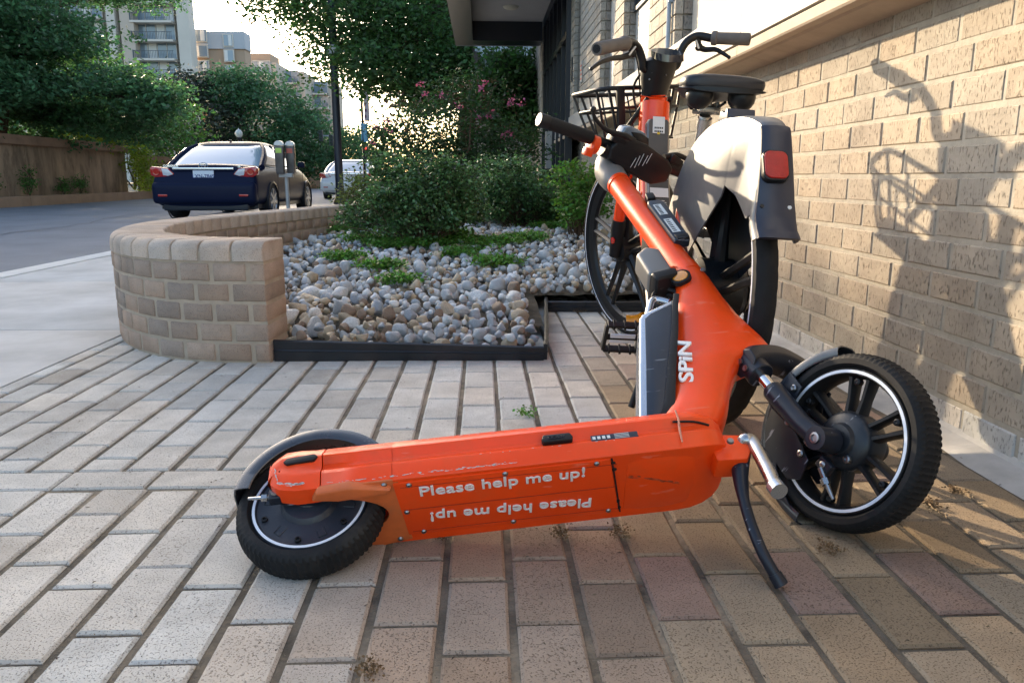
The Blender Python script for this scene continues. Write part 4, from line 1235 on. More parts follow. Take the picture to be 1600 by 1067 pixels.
# ------------------------------------------------------------------ distant buildings
def cmat(n_, c, **k): return mat(n_, c, rough=.85, var=.05, scale=.3, **k)
m_tow = cmat('tower_concrete', (.52, .44, .36)); m_tow2 = cmat('tower_slab', (.62, .57, .50)); m_bk = cmat('far_brick', (.42, .30, .21)); m_man = cmat('mansard_grey', (.45, .47, .50))
m_rail = cmat('rail_dark', (.10, .12, .14)); m_cur = cmat('curtain', (.7, .7, .68))
def block(root, px0, px1, ztop, Y, m, name='wall', dep=8, z0=0):
    x0 = (px0-752)/1200*Y; x1 = (px1-752)/1200*Y
    return simple(name, ((x0+x1)/2, Y+dep/2, (z0+ztop)/2), (x1-x0, dep, ztop-z0), m, root, smooth=False)
def bay(root, px0, px1, Y, zs, fh, m_slab, glasscols=4):
    x0 = (px0-752)/1200*Y; x1 = (px1-752)/1200*Y; w_ = x1-x0
    for z in zs:
        mb = MB()
        for k in range(glasscols+1): mb.box((x0+w_*k/glasscols, Y-.16, z+fh*.45), (.08, .08, fh*.85))
        mb.box(((x0+x1)/2, Y-.16, z+fh*.88), (w_, .08, .12))
        wf = mb.build('window', m_tow2, root, smooth=False)
        simple('pane', ((x0+x1)/2, Y-.08, z+fh*.45), (w_, .05, fh*.85), m_glassb, wf, smooth=False)
        k = random.randrange(glasscols)
        simple('curtain', (x0+w_*(k+.5)/glasscols, Y-.12, z+fh*.45), (w_/glasscols*.8, .03, fh*.8), m_cur, wf, smooth=False)
        mb = MB(); mb.box(((x0+x1)/2, Y-.9, z), (w_+.3, 1.7, .28)); bl = mb.build('balcony', m_slab, root, smooth=False)
        mb = MB()
        mb.box(((x0+x1)/2, Y-1.7, z+1.1), (w_+.2, .06, .07))
        for k in range(26): mb.box((x0+w_*k/25, Y-1.7, z+.62), (.05, .04, .95))
        mb.box((x0-.1, Y-.9, z+.65), (.08, 1.6, 1.1))
        mb.build('railing', m_rail, bl, smooth=False)
def zp(py, Y, px=400): return atY(px, py, Y).z
tw = empty('apartment_tower', (-46, 112, 0), 'tall beige apartment tower with stacked balconies behind the big tree', 'building')
Y = 112
block(tw, 40, 330, 31, Y+.5, m_tow, 'wall', 2)
for (a, b_) in ((214, 226), (233, 252), (314, 331)): block(tw, a, b_, 31, Y-1.6, m_tow2 if a != 233 else m_tow, 'fin', 2.2)
zs = [zp(35+29.5*k, Y-1.7) for k in range(-2, 6)]
bay(tw, 256, 311, Y, zs, 2.75, m_tow2)
bay(tw, 120, 210, Y, [z+.4 for z in zs], 2.75, m_tow2, 6)
b2_ = empty('apartment_block', (-38, 116, 0), 'brick block with grey mansard top beside the beige tower', 'building')
Y = 116
block(b2_, 331, 408, zp(76, Y), Y, m_bk, 'wall', 3)
block(b2_, 330, 409, zp(50, Y-.3), Y-.3, m_man, 'mansard', 3, zp(77, Y-.3))
for (a, b_, y0_, dy) in ((336, 357, 57, 24), (379, 394, 64, 24)):
    for k in range(5):
        z = zp(y0_+k*dy, Y-.4)
        x0 = (a-752)/1200*Y; x1 = (b_-752)/1200*Y
        wf = simple('window', ((x0+x1)/2, Y-.4, z), (x1-x0, .2, 1.7), m_tow2, b2_, smooth=False)
        simple('pane', ((x0+x1)/2, Y-.52, z), (x1-x0-.3, .06, 1.45), m_glassb, wf, smooth=False)
        simple('curtain', (x0+(x1-x0)*(.25 if k % 2 else .7), Y-.56, z), ((x1-x0)*.3, .02, 1.4), m_cur, wf, smooth=False)
b3_ = empty('apartment_block', (-35, 150, 0), 'long stepped balcony apartment block at the end of the street', 'building')
Y = 150
block(b3_, 406, 452, zp(98, Y-6), Y-6, m_tow, 'wall', 10); block(b3_, 412, 445, zp(84, Y-5), Y-5, m_bk, 'penthouse', 6, zp(98, Y-5))
block(b3_, 448, 492, zp(112, Y), Y, m_tow, 'wall', 10); block(b3_, 488, 534, zp(128, Y+8), Y+8, m_tow, 'wall', 10)
for (a, b_, yy, yt) in ((418, 444, Y-6.2, 118), (456, 484, Y-.2, 132), (495, 526, Y+7.8, 148)):
    bay(b3_, a, b_, yy, [zp(yt+22*k, yy) for k in range(5)], 2.7, m_tow2, 3)
# weeds and litter in the paving joints
lit = mat('dry_leaf', (.16, .10, .05), rough=.9, var=.3, scale=40)
for i, (px, py, g_, s_, lab) in enumerate(((825, 650, 1, .016, 'small green weed in a joint behind the scooter deck'), (874, 836, 0, .010, 'clump of dry moss in a joint below the scooter lettering'), (690, 840, 0, .006, 'tiny moss tuft in a joint below the middle of the deck'),
    (968, 836, 0, .010, 'leaf litter in a joint below the right end of the deck'), (1100, 742, 0, .008, 'moss in a joint left of the kickstand'), (1295, 860, 0, .014, 'brown leaf litter on the paving below the front wheel'), (1452, 790, 0, .012, 'brown litter right of the front wheel'), (1495, 770, 0, .010, 'moss at the paving joint near the wall'), (575, 1050, 0, .010, 'dry litter at the bottom edge of the paving'), (905, 488, 0, .02, 'dead leaf on the paving behind the wheel of the bicycle'))):
    p = atZ(px, py, 0)
    P = np.array([p.x, p.y, .004])+np.abs(rng.normal(size=(90 if g_ else 130, 3)))*np.array([0, 0, .010 if g_ else .004])+rng.normal(size=(90 if g_ else 130, 3))*np.array([s_*.8, s_*1.2, 0])
    o = leafmesh('weed' if g_ else 'leaf_litter', P, .009 if g_ else .005, lf_bright if g_ else lit, aspect=.7)
    tag(o, lab, 'weed' if g_ else 'litter'); 
# ------------------------------------------------------------------ the scooter, lying on its side against the bicycle
orange = mat('orange_paint', (.90, .066, .004), rough=.36, coat=.1, spec=.35, var=.05, scale=5, rvar=.08, dirt=.3, dirtcol=(.50, .10, .03), dscale=9, scratch=.22, scratchcol=(.9, .35, .25), bump=.00025, bscale=300)
orange_d = mat('orange_dirty', (.62, .13, .03), rough=.55, var=.15, scale=20, dirt=.5, dirtcol=(.25, .12, .06), dscale=12)
m_pla = mat('black_moulding', (.011, .011, .012), spec=.3, rough=.45, var=.2, scale=15, bump=.0003, bscale=400, scratch=.25, scratchcol=(.25, .25, .26))
m_navy = mat('dark_fork_paint', (.012, .015, .024), spec=.4, rough=.38, var=.15, scale=12, scratch=.6, scratchcol=(.35, .36, .42), dirt=.2, dirtcol=(.07, .06, .05), dscale=10)
m_tyre = mat('scooter_tyre', (.013, .013, .014), spec=.25, rough=.72, var=.25, scale=18, dirt=.4, dirtcol=(.07, .06, .05), dscale=8)
m_gloss = mat('dark_gloss_guard', (.03, .036, .046), rough=.28, coat=.3, spec=.7, var=.15, scale=6, rvar=.08)
m_refl = mat('reflective_tape', (.72, .75, .82), rough=.3)
m_steel = mat('worn_steel', (.42, .42, .42), rough=.3, metal=1, var=.25, scale=18, rvar=.12)
m_bolt = mat('bolt_steel', (.3, .3, .31), rough=.35, metal=1)
m_letter = mat('white_lettering', (.80, .74, .70), rough=.5)
m_slate = mat('slate_cover', (.017, .026, .042), rough=.38, var=.1, scale=6, rvar=.1, scratch=.4, scratchcol=(.3, .34, .38))
m_alu = mat('brushed_alu', (.55, .58, .62), rough=.25, metal=.85)
m_lab = mat('sticker_white', (.7, .7, .68), rough=.5)
m_amber = mat('amber_reflector', (.65, .24, .01), rough=.15, coat=1)
m_grip = mat('grip_black', (.012, .012, .012), spec=.25, rough=.65, bump=.0006, bscale=500)

SP = Vector((-0.27872, 1.17612, 0.07120))
SR = Matrix(((0.995355, 0.044175, -0.085540), (0.056989, 0.445757, 0.893338), (0.077593, -0.894063, 0.441169)))
SX, SY, SZ = SR.col[0].copy(), SR.col[1].copy(), SR.col[2].copy()
S4 = frame(SP, SX, SY, SZ)
S4i = S4.inverted()
FO = Vector((0.637196, 1.246975, 0.151784))
FX = Vector((0.410813, -0.302347, 0.860127)); FY = Vector((0.878594, 0.383278, -0.284905)); FZ = Vector((-0.243528, 0.872745, 0.423096))
F4 = frame(FO, FX, FY, FZ); F4i = F4.inverted()
FL = S4i @ F4                     # the steered front, in scooter coordinates
scoot = empty('kick_scooter', (0, 0, 0), 'orange electric kick scooter fallen on its side in the foreground', 'scooter')
scoot.matrix_basis = S4
def sc_(mb, name, m, parent=None, world=None, **k):
    return mb.build(name, m, parent or scoot, world=ID if world is None else world, **k)
def SL(px, py, y):
    """photo pixel to scooter coordinates in the plane y = const"""
    p = pl(px, py, S4 @ Vector((0, y, 0)), SY); return S4i @ p

# deck
def sect(x, w=1.0, zt=.077, zb=-.0224, k=1.0):
    h = [(-.060, zt), (-.0835, zt-.032), (-.0848, zt-.038), (-.0765, zt-.050), (-.0765, zt-.058), (-.0840, zb+.030), (-.0840, zb+.024), (-.0775, zb)]
    return [Vector((x, y*w, z)) for y, z in h]+[Vector((x, -y*w, z)) for y, z in h[::-1]]
mb = MB()
mb.loft([sect(.135, .99), sect(.138), sect(.40), sect(.600), sect(.632, .985, .077, -.021), sect(.655, .93, .076, -.017), sect(.672, .83, .075, -.012), sect(.684, .68, .073, -.006), sect(.690, .50, .071, .0)])
sc_(mb, 'deck', orange, ang=28, bev=.0018)
# raised lip and recessed battery lid underneath
mb = MB()
zb = -.0224
mb.prism([(.150, .058), (.138, -.070), (.484, -.072), (.505, .060)], (0, 0, zb), (1, 0, 0), (0, 1, 0), (0, 0, -1), -.002, .0022, b=.0015)
lid = sc_(mb, 'battery_lid', orange)
mb = MB()
mb.box((.322, -.006, zb-.0024), (.345, .0015, .0012)); mb.box((.322, -.060, zb-.0024), (.345, .0010, .0010)); mb.box((.33, .050, zb-.0024), (.345, .0010, .0010))
mb.build('lid_grooves', mat('orange_shadow_gap', (.40, .035, .006), rough=.6), lid, world=ID, smooth=False)
mb = MB(); mb.prism([(.485, -.0725), (.4875, -.0725), (.5088, .0605), (.5063, .0605)], (0, 0, zb), (1, 0, 0), (0, 1, 0), (0, 0, -1), -.002, .0028)
for (x, y) in ((.489, -.06), (.492, -.045), (.502, .035), (.505, .052)): mb.lathe([(.0045, 0), (0, .0031)], (x, y, zb), (0, 0, -1), 12)
mb.build('lid_gap', m_pla, lid, world=ID, smooth=False)
for (x, y) in ((.163, -.064), (.315, -.066), (.462, -.066), (.175, .053), (.325, .054), (.487, .054), (.153, .0)):
    mb = MB(); mb.lathe([(0, .0035), (.0028, .0035), (.0042, .0022), (.0048, .001)], (x, y, zb-.0015), (0, 0, -1), 14); mb.lathe([(0, .0037), (.0014, .0037)], (x, y, zb-.0016), (0, 0, -1), 6); mb.build('screw', m_bolt, lid, world=ID)
def along(a, b_):
    d = (b_-a); return d
# writing on the lid
def planeZ(px, py, z):
    p = pl(px, py, S4 @ Vector((0, 0, z)), SZ); return S4i @ p
zt_ = zb-.0034
a = planeZ(655, 775, zt_); b_ = planeZ(914, 744, zt_)
xd = (b_-a).normalized(); zd = Vector((0, 0, -1)); yd = zd.cross(xd)
T_ = text_obj('lettering', 'Please help me up!', .0335, m_letter, lid, frame(a, xd, yd, zd), bold=.0006, spacing=1.02)
Lx = max(v.co.x for v in T_.data.vertices); T_.data.transform(Matrix.Diagonal(((b_-a).length/Lx, .92, 1, 1)))
a = planeZ(926, 778, zt_); b_ = planeZ(672, 801, zt_)
xd = (b_-a).normalized(); yd = zd.cross(xd)
T_ = text_obj('lettering', 'Please help me up!', .0335, m_letter, lid, frame(a, xd, yd, zd), bold=.0006, spacing=1.02)
T_.data.transform(Matrix.Diagonal(((b_-a).length/Lx, .92, 1, 1)))
# foot board (rubber) on the upper face, turned away from the camera
mb = MB(); mb.box((.36, 0, .0785), (.46, .11, .004), b=.0015); sc_(mb, 'deck_mat', m_grip)
# socket cover and label on the side groove
p = SL(873, 699, -.083)
mb = MB(); mb.prism([(-.024, -.007), (.024, -.007), (.026, 0), (.022, .009), (-.022, .009), (-.026, 0)], (p.x, -.079, .019), (1, 0, 0), (0, 0, 1), (0, -1, 0), 0, .011, b=.003, seg=3)
skt = sc_(mb, 'charging_cover', m_pla)
text_obj('cover_lettering', 'DC48V', .009, m_navy, skt, frame((p.x-.015, -.0903, .0165), (1, 0, 0), (0, 0, 1), (0, -1, 0)), bold=.0002)
p = SL(927, 700, -.082); q = SL(1001, 692, -.082)
mb = MB(); mb.box(((p.x+q.x)/2, -.0828, .0135), (q.x-p.x, .003, .013), b=.001); lbp = sc_(mb, 'side_label', m_slate)
mb = MB()
for k in range(4): mb.box((p.x+.005+k*.008, -.0846, .0135), (.005, .0006, .006))
for k in range(4): mb.box(((p.x+q.x)/2+.012, -.0846, .009+k*.003), (.024, .0005, .0008))
mb.build('label_print', m_lab, lbp, world=ID, smooth=False)
# paint chips and scuffs along the edges that scrape the ground
rr2 = random.Random(5)
def chips(name, pts, nrm, n, sz, m, parent):
    mb = MB(); nrm = Vector(nrm).normalized(); P3 = [Vector(p) for p in pts]
    for k in range(n):
        t = rr2.random()**.8*(len(P3)-1); i = min(int(t), len(P3)-2); p = P3[i].lerp(P3[i+1], t-i)
        tx = (P3[i+1]-P3[i]).normalized(); ty = nrm.cross(tx)
        L = sz*rr2.uniform(.5, 3.2); W_ = sz*rr2.uniform(.15, .6); off = ty*rr2.gauss(0, sz*.5)
        q = []
        for j in range(9):
            a = 2*PI*j/9; r = rr2.uniform(.55, 1); q.append((L*r*math.cos(a), W_*r*math.sin(a)))
        mb.prism(q, p+off+nrm*.0002, tx, ty, nrm, 0, .0005)
    return mb.build(name, m, parent, world=ID, smooth=False)
m_chip = mat('bare_scuff', (.55, .50, .47), rough=.7, var=.3, scale=200)
m_grime = mat('grime', (.50, .075, .02), rough=.9, var=.3, scale=100)
chips('scuff_marks', [(.04, -.0838, -.0195), (.20, -.0838, -.0195), (.34, -.0838, -.0195)], (0, -.8, -.6), 90, .0017, m_chip, lid)
chips('scuff_marks', [(.05, -.0715, .0625), (.25, -.0715, .0625), (.60, -.0715, .0625)], (0, -.8, .58), 40, .0013, m_chip, lid)
chips('grime_marks', [(.52, -.03, -.0262), (.60, .0, -.0262)], (0, 0, -1), 30, .0035, m_grime, lid)
chips('scuff_marks', [(.22, -.0838, .006), (.5, -.0838, .006)], (0, -1, 0), 14, .001, m_chip, lid)
# front underside: bulge under the neck
mb = MB()
mb.loft([[Vector((x, y*w, z)) for (y, z) in ((-.070, zb+.004), (-.055, zb-d), (0, zb-d-.001), (.055, zb-d), (.072, zb+.004), (.03, zb+.012), (-.03, zb+.012))] for (x, w, d) in ((.512, .97, .0004), (.54, 1, .0022), (.585, 1, .003), (.61, .95, .002), (.635, .85, -.003))])
sc_(mb, 'underside_shell', orange, bev=.002, ang=40)
mb = MB(); mb.tube([SL(1055, 641, -.083), SL(1060, 655, -.085), SL(1062, 672, -.086), SL(1066, 690, -.086)], [.0015, .0021, .0022, .0014], 8)
sc_(mb, 'weld_scar', mat('scar_metal', (.62, .25, .16), rough=.7, var=.4, scale=300, bump=.002, bscale=400))
mb = MB(); mb.tube(spline([(.60, -.0855, .030), (.635, -.081, .030), (.662, -.071, .028)], 5), .0022, 6); sc_(mb, 'deck_slot', m_pla)
# rear arms (one each side of the wheel)
def half(x, s, w=1.0, zt=.077, zb=-.0224, k=1.0, yi=.046):
    h = [(.060, zt), (.0835, zt-.032), (.0848, zt-.038), (.0765+.006*(1-k), zt-.050), (.0765+.006*(1-k), zt-.058), (.0840, zb+.030), (.0840, zb+.024), (.0775, zb)]
    return [Vector((x, s*yi, zt))]+[Vector((x, s*y*w, z)) for y, z in h]+[Vector((x, s*yi, zb))]
for s in (-1, 1):
    mb = MB(); mb.loft([half(.0285, s), half(.030, s), half(.09, s), half(.141, s)])
    rl_ = sc_(mb, 'side_rail', orange, ang=28, bev=.0015)
    mb = MB(); mb.loft([half(.0270, s, 1.0, .077, -.0224), half(.012, s, 1.01, .076, -.0235, .3), half(-.012, s, 1.02, .0775, -.024, .0), half(-.036, s, 1.0, .077, -.017, .0), half(-.050, s, .965, .068, -.004, .0, .047), half(-.0545, s, .93, .060, .006, .0, .048)])
    arm = sc_(mb, 'rear_arm', orange, ang=38, bev=.002)
    mb = MB()
    mb.prism([(-.024, -.0065), (.018, -.0065), (.0235, 0), (.018, .0065), (-.024, .0065), (-.030, 0)], (-.002, 0, .034), (1, 0, .10), (0, 0, 1), (0, s, 0), .080, .0878, b=.0008)
    mb.build('slot_inlay', m_pla, arm, world=ID)
    if s < 0:
        chips('scuff_marks', [(-.046, -.0815, .025), (-.036, -.0842, -.010), (-.012, -.086, -.0175), (.005, -.086, -.0175)], (-.35, -.9, -.2), 70, .0019, m_chip, arm)
    mb = MB(); mb.prism([(.150, -.0224), (.150, -.001), (.062, -.001), (.040, -.016), (.045, -.0225)], (0, 0, 0), (1, 0, 0), (0, 0, 1), (0, s, 0), .050, .0755, b=.003)
    mb.build('arm_underside', orange_d, arm, world=ID)
# plate beneath the wheel well with its curved cut-out
mb = MB()
cut = [(.118*math.cos(a)+.006, .052*math.sin(a)) for a in [R_(d) for d in range(-60, 61, 10)]]
mb.prism([(.155, .070), (.139, -.078), (.050, -.078), (.040, -.055), (.062, -.046)]+[(x, y) for x, y in cut]+[(.064, .052), (.06, .078), (.10, .080)], (0, 0, zb), (1, 0, 0), (0, 1, 0), (0, 0, -1), -.004, .0012, b=.001)
br = sc_(mb, 'wheel_well_plate', orange_d)
for (x, y) in ((.125, -.070), (.040, -.070), (.135, .066)):
    mb = MB(); mb.lathe([(0, .004), (.003, .004), (.005, .001)], (x, y, zb-.001), (0, 0, -1), 14); mb.build('screw', m_bolt, br, world=ID)
mb = MB(); mb.prism([(.0, .0), (.040, .008), (.115, .004), (.125, -.008), (.06, -.022), (.01, -.018)], (.012, -.060, -.022), (1, 0, 0), (0, 1, 0), (0, 0, -1), -.006, .012, b=.005, seg=3)
mb.build('cable_cover', orange_d, br, world=ID)

# wheels
def tread_tyre(mb, R, hw, ri, seg=120, pat=.0016):
    prof0 = [(ri, -hw*.62), (ri+.004, -hw*.80), (R-.022, -hw*.99), (R-.013, -hw*1.0), (R-.0075, -hw*.90), (R-.0035, -hw*.72), (R-.0012, -hw*.50), (R, -hw*.22), (R, 0)]
    prof = prof0+[(r, -h) for r, h in prof0[-2::-1]]
    vs = []; fs = []; m = len(prof)
    nT = len(prof)
    for i in range(seg):
        for j, (r, h) in enumerate(prof):
            d = 0
            ed = min(j, nT-1-j)
            if ed >= 4:
                ph = (i+(ed % 2)) % 3
                d = -pat if ph == 0 else 0
                if ed == 6: d -= pat*.7
            if ed == 4 and i % 3 == 0: d = -pat
            th = 2*PI*i/seg+(.012 if ed >= 6 else 0)
            rr_ = r+d
            vs.append((rr_*math.cos(th), h, rr_*math.sin(th)))
    for i in range(seg):
        j = (i+1) % seg
        for k in range(m-1): fs.append((i*m+k, i*m+k+1, j*m+k+1, j*m+k))
    mb.add(vs, fs)
def ring(mb, r, w_, y, t=.0008, seg=72, s=-1):
    mb.lathe([(r-w_/2, 0), (r-w_/2, t), (r+w_/2, t), (r+w_/2, 0)], (0, y, 0), (0, s, 0), seg)

def lines_on(mb, items, y, s, r):
    pass
# rear wheel with motor disc
rw = empty('rear_wheel', (0, 0, 0)); rw.parent = scoot
mb = MB(); tread_tyre(mb, .1190, .029, .091, 210, .0026); mb.build('tyre', m_tyre, rw, world=ID, ang=30)
mb = MB()
for s in (-1, 1):
    mb.lathe([(.0925, .0215), (.090, .0245), (.085, .024), (.083, .0205), (.079, .0195), (.060, .0205), (.046, .0225), (.043, .027), (.040, .0305), (.020, .033), (.018, .036), (0, .036)], (0, 0, 0), (0, s, 0), 72)
hub = mb.build('motor_disc', m_slate if False else mat('motor_casing', (.020, .025, .036), rough=.42, var=.2, scale=10, dirt=.5, dirtcol=(.10, .09, .085), dscale=14, bump=.0004, bscale=300), rw, world=ID, ang=30)
mb = MB()
for s in (-1, 1): ring(mb, .0880, .0042, s*.0242, s=s)
mb.build('reflective_ring', m_refl, rw, world=ID)
mb = MB()
for k in range(6):
    mb = MB(); a = R_(20+60*k); c = (.073*math.cos(a), -.0195, .073*math.sin(a)); mb.lathe([(.0052, 0), (.005, .004), (.003, .0045), (.0028, .002), (0, .002)], c, (0, -1, 0), 12); mb.build('disc_bolt', m_pla, rw, world=ID)
mb = MB()
for k in range(6):
    a = R_(50+60*k); c = Vector((.064*math.cos(a), -.0204, .064*math.sin(a))); t = Vector((-math.sin(a), 0, math.cos(a))); rd = Vector((math.cos(a), 0, math.sin(a)))
    q = [c+rd*u*.009+t*v*.006 for u, v in ((-1, -1), (1, -1), (1, 1), (-1, 1))]; mb.tube(q, .0009, 5, closed=True)
mb.build('casing_ribs', MATS['motor_casing'], rw, world=ID)
mb = MB(); mb.prism([(-.048, -.008), (-.025, -.016), (.010, -.020), (.030, -.014), (.028, -.004), (-.045, .004)], (0, 0, 0), (1, 0, 0), (0, 0, 1), (0, -1, 0), .034, .050, b=.003)
mb.box((-.047, -.050, -.006), (.020, .018, .020), b=.003)
mb.build('brake_arm', m_navy, rw, world=ID)
mb = MB(); mb.lathe([(.007, 0), (.006, .003), (0, .003)], (-.047, -.059, -.004), (0, -1, 0), 14); mb.tube([(-.057, -.050, -.006), (-.090, -.050, -.004)], .0026, 8)
mb.tube([(-.060, -.050, -.006), (-.069, -.050, -.0055)], .0062, 6); mb.tube([(.030, -.052, -.014), (.042, -.052, -.016)], .0055, 8)
mb.build('cable_adjuster', m_steel, rw, world=ID)
mb = MB()
pts = [Vector((-.036+.066*i/60, -.052+.0008*math.sin(i), -.0065-.008*i/60)) for i in range(61)]
mb.tube(pts, [.0075+.0016*math.sin(i*1.6) for i in range(61)], 12); mb.build('rubber_boot', m_rub, rw, world=ID)
# rear mudguard
def guard(mb, R, hw, a0, a1, n=40, lip=.010, th=.002, flare=None, axis='xz', off=(0, 0, 0)):
    rings = []
    for i in range(n+1):
        t = i/n; a = R_(a0+(a1-a0)*t)
        w_ = hw*(flare(t) if flare else 1)
        rr_ = R
        out = [(-w_, -lip), (-w_, -lip*.4), (-w_*.94, -.001), (-w_*.6, .0035), (0, .005), (w_*.6, .0035), (w_*.94, -.001), (w_, -lip*.4), (w_, -lip)]
        inn = [(y*.965, z-th) for y, z in out[::-1]]
        rings.append([Vector((off[0]+(rr_+z)*math.cos(a), off[1]+y, off[2]+(rr_+z)*math.sin(a))) for y, z in out+inn])
    mb.loft(rings)
mb = MB(); guard(mb, .1320, .045, 14, 176, 44, lip=.024, off=(.014, 0, .012), flare=lambda t: .80+.24*min(1, t*2) if t < .8 else 1.04+.3*(t-.8))
sc_(mb, 'rear_mudguard', m_gloss, ang=40)

# neck
def neck_ring(z, xb, xf, t, n=3.2, seg=28):
    cx, hx = (xb+xf)/2, (xf-xb)/2; pts = []
    for k in range(seg):
        th = 2*PI*k/seg; c, s = math.cos(th), math.sin(th)
        pts.append(Vector((cx+hx*math.copysign(abs(c)**(2/n), c), t*math.copysign(abs(s)**(2/n), s), z)))
    return pts
levels = [(.055, .585, .695, .060, 4), (.075, .590, .712, .060, 4), (.11, .613, .733, .053, 3.6), (.145, .632, .748, .048, 3.4), (.20, .655, .778, .044, 3.2), (.232, .664, .800, .043, 3.2), (.246, .668, .842, .042, 3.0), (.252, .671, .868, .040, 3.0),
          (.262, .675, .878, .039, 3), (.30, .688, .872, .038, 3), (.386, .712, .850, .036, 2.8), (.45, .735, .842, .035, 2.6), (.52, .757, .838, .034, 2.3), (.567, .762, .832, .034, 2)]
mb = MB(); mb.loft([neck_ring(z, a, b_, t, n) for z, a, b_, t, n in levels])
nk = sc_(mb, 'neck', orange, ang=50)
# emblem lettering on the neck
ps = .0405
a = SL(1083, 601, -ps); b_ = SL(1079, 537, -ps)
xd = (b_-a); Ln = xd.length; xd.normalize(); zd = Vector((0, -1, 0)); yd = zd.cross(xd)
T_ = text_obj('lettering', 'SPiN', .036, mat('bright_lettering', (.85, .82, .8), rough=.5), nk, frame(a+Vector((0, -.0035, 0)), xd, yd, zd), bold=.0008, ext=.0022)
lx = max(v.co.x for v in T_.data.vertices); T_.data.transform(Matrix.Diagonal((Ln/lx, 1.02, 1, 1)))
# battery pack on the rear of the neck
bp_ = [(.560, .085), (.598, .235), (.634, .372), (.642, .384), (.655, .392), (.722, .428), (.700, .330), (.655, .205), (.615, .085)]
mb = MB(); mb.prism(bp_, (0, 0, 0), (1, 0, 0), (0, 0, 1), (0, 1, 0), -.042, .042, b=.012, seg=4)
bt = sc_(mb, 'battery_pack', m_alu, ang=40)
for s in (-1, 1):
    mb = MB(); mb.prism([(.576, .092), (.612, .235), (.644, .366), (.660, .381), (.712, .408), (.690, .330), (.650, .215), (.614, .110), (.604, .092)], (0, 0, 0), (1, 0, 0), (0, 0, 1), (0, s, 0), .041, .0445, b=.0018)
    mb.build('side_cover', m_slate, bt, world=ID)
    mb = MB(); mb.prism([(.615, .088), (.632, .110), (.660, .200), (.700, .320), (.722, .395), (.736, .435), (.725, .440), (.712, .405), (.688, .328), (.648, .215), (.615, .120), (.598, .088)], (0, 0, 0), (1, 0, 0), (0, 0, 1), (0, s, 0), .040, .0475, b=.0015)
    mb.build('edge_trim', m_pla, bt, world=ID)
hp = [SL(1003, 492, 0), SL(1008, 462, 0), SL(1014, 450, 0), SL(1026, 449, 0), SL(1033, 462, 0)]
mb = MB(); mb.tube(spline([(.646, 0, .39), (.668, 0, .425), (.690, 0, .475), (.705, 0, .485), (.728, 0, .470)], 6), .0085, 12); mb.build('carry_handle', m_alu, bt, world=ID)
# stem
def axx(z): return .9-.162*(z-.02)
mb = MB(); mb.tube([(.797, 0, .56), (.777, 0, .75), (.760, 0, .90), (.747, 0, 1.03)], [.0325, .0312, .0305, .0305], 32)
sc_(mb, 'stem', orange, ang=50)
mb = MB(); mb.tube([(.7985, 0, .553), (.7955, 0, .585)], [.0352, .0345], 32); sc_(mb, 'stem_collar', orange, ang=30); mb = MB(); mb.tube([(.748, 0, 1.02), (.7465, 0, 1.035)], .0325, 32)
sc_(mb, 'stem_collar', orange, ang=30)
mb = MB(); mb.tube(spline([(.747, 0, 1.03), (.738, .0, 1.085), (.742, -.01, 1.13), (.760, -.02, 1.165)], 6), [.031, .033, .035, .037, .038, .039, .040, .041, .042, .042, .041, .040, .040, .039, .038, .037, .036, .034, .033][:19], 28)
sc_(mb, 'stem_neck', mat('satin_graphite', (.16, .155, .15), rough=.45, spec=.8))
# control box, stickers and lamps on the stem
def onstem(px, py, y): return SL(px, py, y)
st = Vector((-.085, 0, .996)).normalized(); sd = Vector((.996, 0, .085))
mb = MB()
c0 = Vector((.800, -.026, .755))
mb.prism([(-.018, -.10), (.022, -.098), (.026, .085), (.016, .098), (-.014, .098), (-.018, .085)], c0, sd, st, Vector((0, -1, 0)), -.01, .016, b=.005, seg=3)
cbx = sc_(mb, 'control_panel', m_slate)
for dz, hh in ((.045, .026), (-.035, .032)):
    mb = MB(); q = c0+st*dz+Vector((0, -.0165, 0)); mb.prism([(-.010, -hh), (.010, -hh), (.010, hh), (-.010, hh)], q, sd, st, Vector((0, -1, 0)), 0, .0008)
    stk = mb.build('sticker', m_lab, cbx, world=ID)
    mb = MB()
    for i in range(7): mb.prism([(-.007, -.0016), (.002, -.0016), (.002, .0016), (-.007, .0016)], q+st*(-hh*.8+i*hh*.26), sd, st, Vector((0, -1, 0)), .0009, .0013)
    mb.build('sticker_print', m_pla, stk, world=ID)
mb = MB(); q = c0+st*(-.098); mb.prism([(-.010, 0), (.020, 0), (.022, .02), (-.012, .02)], q, sd, st, Vector((0, -1, 0)), .004, .019, b=.003)
mb.prism([(-.012, 0), (.012, 0), (.014, .03), (-.008, .032)], c0+st*.105, sd, st, Vector((0, -1, 0)), -.002, .018, b=.005); mb.build('panel_end', m_pla, cbx, world=ID)
mb = MB(); mb.prism([(-.03, -.055), (.028, -.05), (.03, .045), (.0, .06), (-.03, .035)], (.722, -.012, .585), sd, st, Vector((0, -1, 0)), -.03, .028, b=.012, seg=4)
lk = sc_(mb, 'lock_box', mat('lock_grey', (.22, .21, .20), rough=.4, metal=.4))
mb = MB(); mb.prism([(-.022, -.08), (.034, -.07), (.036, -.04), (-.028, -.05)], (.722, -.012, .585), sd, st, Vector((0, -1, 0)), -.034, .030, b=.01, seg=3); mb.build('lock_base', m_pla, lk, world=ID)
p = SL(1059, 433, -.033)
mb = MB(); mb.lathe([(.023, -.004), (.0225, .006), (.0185, .008), (.0182, .005)], (p.x+.006, -.032, p.z-.004), (-.35, -.93, 0), 26); rf_ = sc_(mb, 'reflector_bezel', m_pla)
